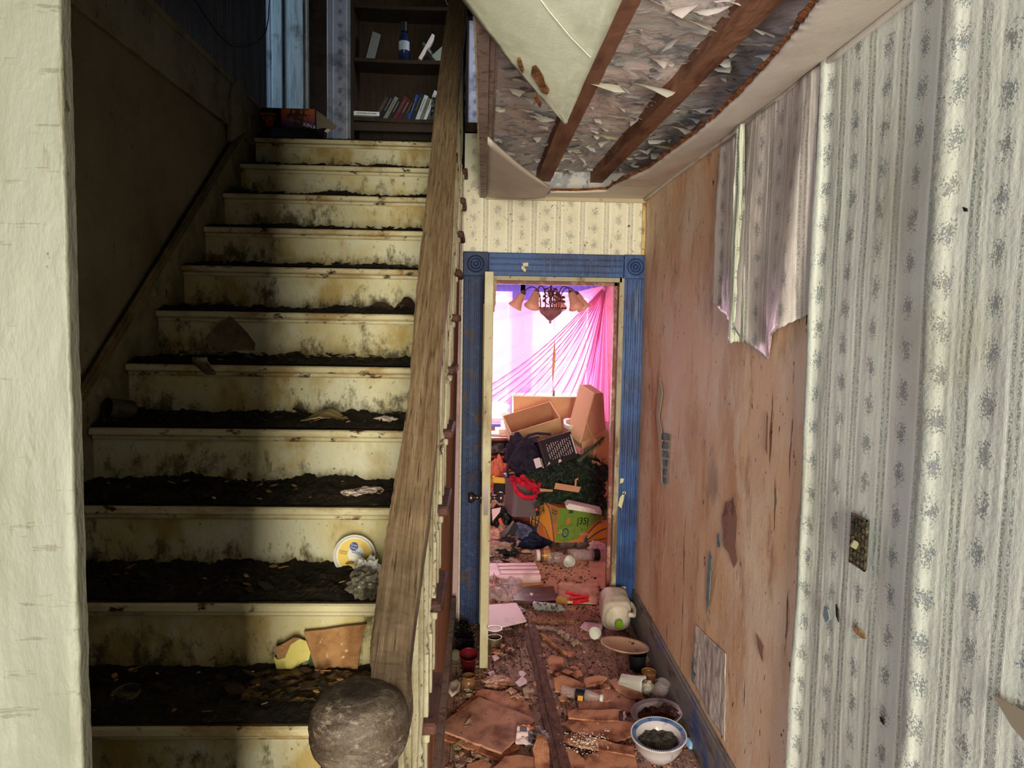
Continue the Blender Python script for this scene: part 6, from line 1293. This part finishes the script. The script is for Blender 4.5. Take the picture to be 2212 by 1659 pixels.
put(MB().slab([at(u, v, 5.55) for u, v in ((1080, 1158), (1108, 1124), (1111, 1127), (1096, 1152), (1086, 1166))], (0, .01, 0)), 'metal_blade', 'knob', 'slanted metal edge leaning on the clothes heap', 'metal bar')
put(MB().slab([at(u, v, 5.62) for u, v in ((1084, 1166), (1096, 1152), (1112, 1128), (1120, 1140), (1108, 1160))], (0, .02, 0)), 'black_slab', 'black', 'black panel beside the slanted metal edge', 'panel')
put(MB().tube([at(u, v, 5.36) for u, v in ((1104, 1178), (1112, 1188), (1122, 1194), (1136, 1197), (1150, 1196))], .004, 6), 'cable', 'wire', 'dark curved cable in front of the dark blue bag', 'cable')
heap(1136, 1192, 5.42, .022, (1.4, .8, .6), 'card', 'orange_scrap', 'small orange-brown scrap at the end of the dark cable', 'scrap', 52, .6)
p = fl(1125, 1210); bottle((p.x, p.y+.05, .02), .03, .18, (0, HP, .4), 'flat crushed clear wrapper behind the foam block', 'clear', None, None, .4, 31)
flat([(1052, 1212), (1075, 1204), (1085, 1216), (1064, 1224)], .02, 'magazine', 'news', 'grey printed sheet beside the foam block near the door edge', 'paper', seed=31)
flat([(1052, 1192), (1068, 1190), (1070, 1200), (1056, 1206)], .05, 'magazine', 'news', 'small printed sheet on the grey-brown cloth', 'paper', seed=32)
flat([(1052, 1218), (1070, 1216), (1082, 1224), (1060, 1232)], .006, 'black_case', 'black', 'flat black case behind the foam block', 'case', seed=33, th=.01)
scatter(240, lambda q: V(q.uniform(.0, .35), q.uniform(5.0, 5.6), .006+.03*q.random()), 'chips', .008, .028, 61, 'paper_litter', 'pale litter around the clothes heap', .1)
# ------------------------------------------------------------------ chandelier
cc = onY(1189, 668, 5.3)
ch = thing('chandelier', 'bronze five-arm chandelier with bell glass shades in the bedroom', 'chandelier', cc)
MB().lathe([(.0, -.105), (.006, -.10), (.010, -.090), (.006, -.084), (.022, -.074), (.045, -.055), (.075, -.030), (.085, -.008), (.092, -.004), (.112, .002), (.112, .006), (.085, .010), (.080, .004), (.0, .004)], 40).build('bowl', mat('pinkish bronze bowl', (150, 104, 112), [((100, 66, 74), 26, .5, .62)], .4), ch, smooth=True)
m = MB()
for k in range(24): a = k*math.pi/12; m.blob((.108*math.cos(a), .108*math.sin(a), .008), .010, k, .2, 2, 5, (1, 1, .6))
m.build('bowl_rim', 'bronze', ch)
ztop = onY(1189, 607, 5.3).z-cc.z
MB().lathe([(.006, 0), (.006, .03), (.016, .05), (.008, .07), (.014, .09), (.024, .115), (.010, .14), (.008, .165), (.022, ztop-.02), (.026, ztop-.012), (.020, ztop+.006), (.006, ztop+.01), (.006, 2.5-cc.z)], 20).build('column', 'bronze', ch, smooth=True)
m = MB()
for k in range(6):
    a = k*math.pi/3+.3; pts = []
    for t_ in range(15):
        s_ = t_/14; rr_ = .014+.038*abs(math.sin(s_*math.pi*2)); pts.append((rr_*math.cos(a), rr_*math.sin(a), .03+.125*s_))
    m.tube(pts, .0028, 6)
    m.tube([((.035+.014*math.cos(q*.6))*math.cos(a), (.035+.014*math.cos(q*.6))*math.sin(a), .135+.014*math.sin(q*.6)) for q in range(10)], .0024, 6)
m.build('scroll_work', 'bronze', ch, smooth=True)
for k, deg in enumerate((18, 70, 163, 236, 308)):
    a = math.radians(deg); R0 = .262; pr = [(.075, .0), (.076, .05), (.082, .10), (.105, .145), (.14, .160), (.175, .148), (.205, .120)]
    f_ = R0/.27
    am = MB().tube([(r_*f_*math.cos(a), r_*f_*math.sin(a), z_) for r_, z_ in pr], .0042, 8).build('arm', 'bronze', ch, smooth=True)
    m = MB()
    for z_, q in ((.055, .03), (.085, .028)):
        m.slab([V((.078+q*i_)*math.cos(a), (.078+q*i_)*math.sin(a), z_+j_) for i_, j_ in ((0, 0), (.5, .014), (1.1, .010), (1.3, -.006), (.6, -.008))], (.001, .002, 0))
    m.build('leaf', 'bronze', ch)
    ax = V(math.cos(a)*.50, math.sin(a)*.50, -.86).normalized(); Rm = V(0, 0, 1).rotation_difference(ax).to_matrix(); p0 = V(.205*f_*math.cos(a), .205*f_*math.sin(a), .122)
    m = MB().lathe([(.004, -.012), (.012, -.008), (.020, .006), (.021, .018)], 18, p0, R=Rm); m.build('shade_cup', 'bronze', ch, smooth=True)
    m = MB().lathe([(.017, .010), (.024, .022), (.029, .045), (.032, .075), (.044, .108), (.055, .128)], 26, p0, cap=False, R=Rm); m.build('glass_shade', 'shade', ch, smooth=True, solid=.0025)
# ribbon hanging from the chandelier
q = [onY(u, v, 5.3) for u, v in ((1197, 690), (1197, 720), (1198, 740), (1197, 770), (1195, 800), (1194, 825), (1196, 850))]
m = MB().grid(4, 60, lambda a, b: lerpl(q, b)+V((a-.5)*(.004 if b < .25 else .020*min(1, (b-.2)*4))*abs(math.cos(b*5+.4)), (a-.5)*.012, 0))
s = NT('orange spotted ribbon', .6); v_ = s.co(); n_ = s.noise(v_, 120, 2); s.col(s.mix(s.rng(n_, .47, .52), lin((226, 120, 60)), lin((240, 214, 150)))); 
put(m, 'hanging_ribbon', s.m, 'thin orange spotted ribbon hanging from the chandelier', 'ribbon', solid=.001)
bpy.context.view_layer.update()
c = q[-1]; one(MB().box(-.008, .008, -.004, .004, -.02, .02), 'ribbon_weight', 'bronze', 'small dark weight at the lower end of the orange ribbon', 'weight', c)
# pink sheer curtain gathered at the upper corner
YC = 6.6
G = onY(1309, 616, YC)
rim = [onY(u, v, YC) for u, v in ((1020, 655), (1020, 700), (1020, 760), (1020, 820), (1030, 862), (1080, 870), (1130, 880), (1200, 895), (1247, 882), (1275, 900), (1300, 910), (1316, 912))]
def cfn(a, b):
    p = G.lerp(lerpl(rim, a), .015+.985*b); s_ = (.2+b)
    p += V(0, (-.030*s_*math.sin(a*90+3*nz(a*6, 1))-.02*s_*math.sin(a*37))*min(1, max(.12, (a-.25)*4)), 0)
    if a < .75: p.z -= .16*math.sin(b*math.pi)*(.25+a*.9)
    return p
m = MB().grid(420, 30, cfn)
o = m.build('sheer_curtain', 'sheer', None, smooth=True, loc=tuple(G)); tag(o, 'pink sheer curtain gathered at the upper corner and swept across the window', 'curtain')
m = MB()
for aa in (.34, .37, .40, .44, .47, .50, .54, .58, .62, .66, .70, .74, .80):
    m.tube([cfn(aa, .02+i/24*.96)+V(0, -.012, 0) for i in range(25)], [.005-.002*(i/24)+.0015*math.sin(i*aa*9) for i in range(25)], 5)
o2 = m.build('gathered_fold', 'sheer', o, smooth=True); o2.location = -G
o2.data.transform(Matrix.Identity(4))
# torn dark cobweb rag at the top of the opening and small rags on the header
m = MB().grid(12, 20, lambda a, b: V(DX0+.018+a*.022*(1-b*.5)+.006*nz(b*6, 2), YD-.05-.006*a, DZ-.01-.18*b+.01*nz(a*5, b*5)))
put(m, 'hanging_rag', 'rag', 'grey ragged strip hanging at the top of the door opening', 'cloth', solid=.002)

# ------------------------------------------------------------------ small pieces that belong to a larger thing
bpy.context.view_layer.update()
def byl(txt): return [o for o in bpy.data.objects if o.parent is None and txt in str(o.get('label', ''))][0]
for c_, p_, nm in (('small round knob on the dark', 'dark varnished wooden board', 'board_knob'), ('folded sleeve edge', 'dark navy jacket draped', 'sleeve'), ('orange printed patch on the black bag', 'black glossy bag with orange', 'print_patch'), ('pale printed label on the dark box', 'black glossy carton with rows', 'shipping_label'), ('small bright red tip', 'black clip with red tip', 'red_tip'), ('small yellow-green label stuck', 'crushed clear bottle with dark label lying right of the floor', 'label_scrap'), ('twisted red sleeve', 'bright red cloth spilling', 'sleeve'), ('small dark weight', 'thin orange spotted ribbon', 'weight'), ('small brown peg', 'dark green artificial christmas', 'stem_stub'), ('drooping striped end of the rag', 'grey-beige rag twisted', 'rag_end')):
    a_, b_ = byl(c_), byl(p_); a_.parent = b_; a_.matrix_parent_inverse = b_.matrix_world.inverted(); a_.name = nm
    for k_ in ('label', 'category', 'group'):
        if k_ in a_: del a_[k_]
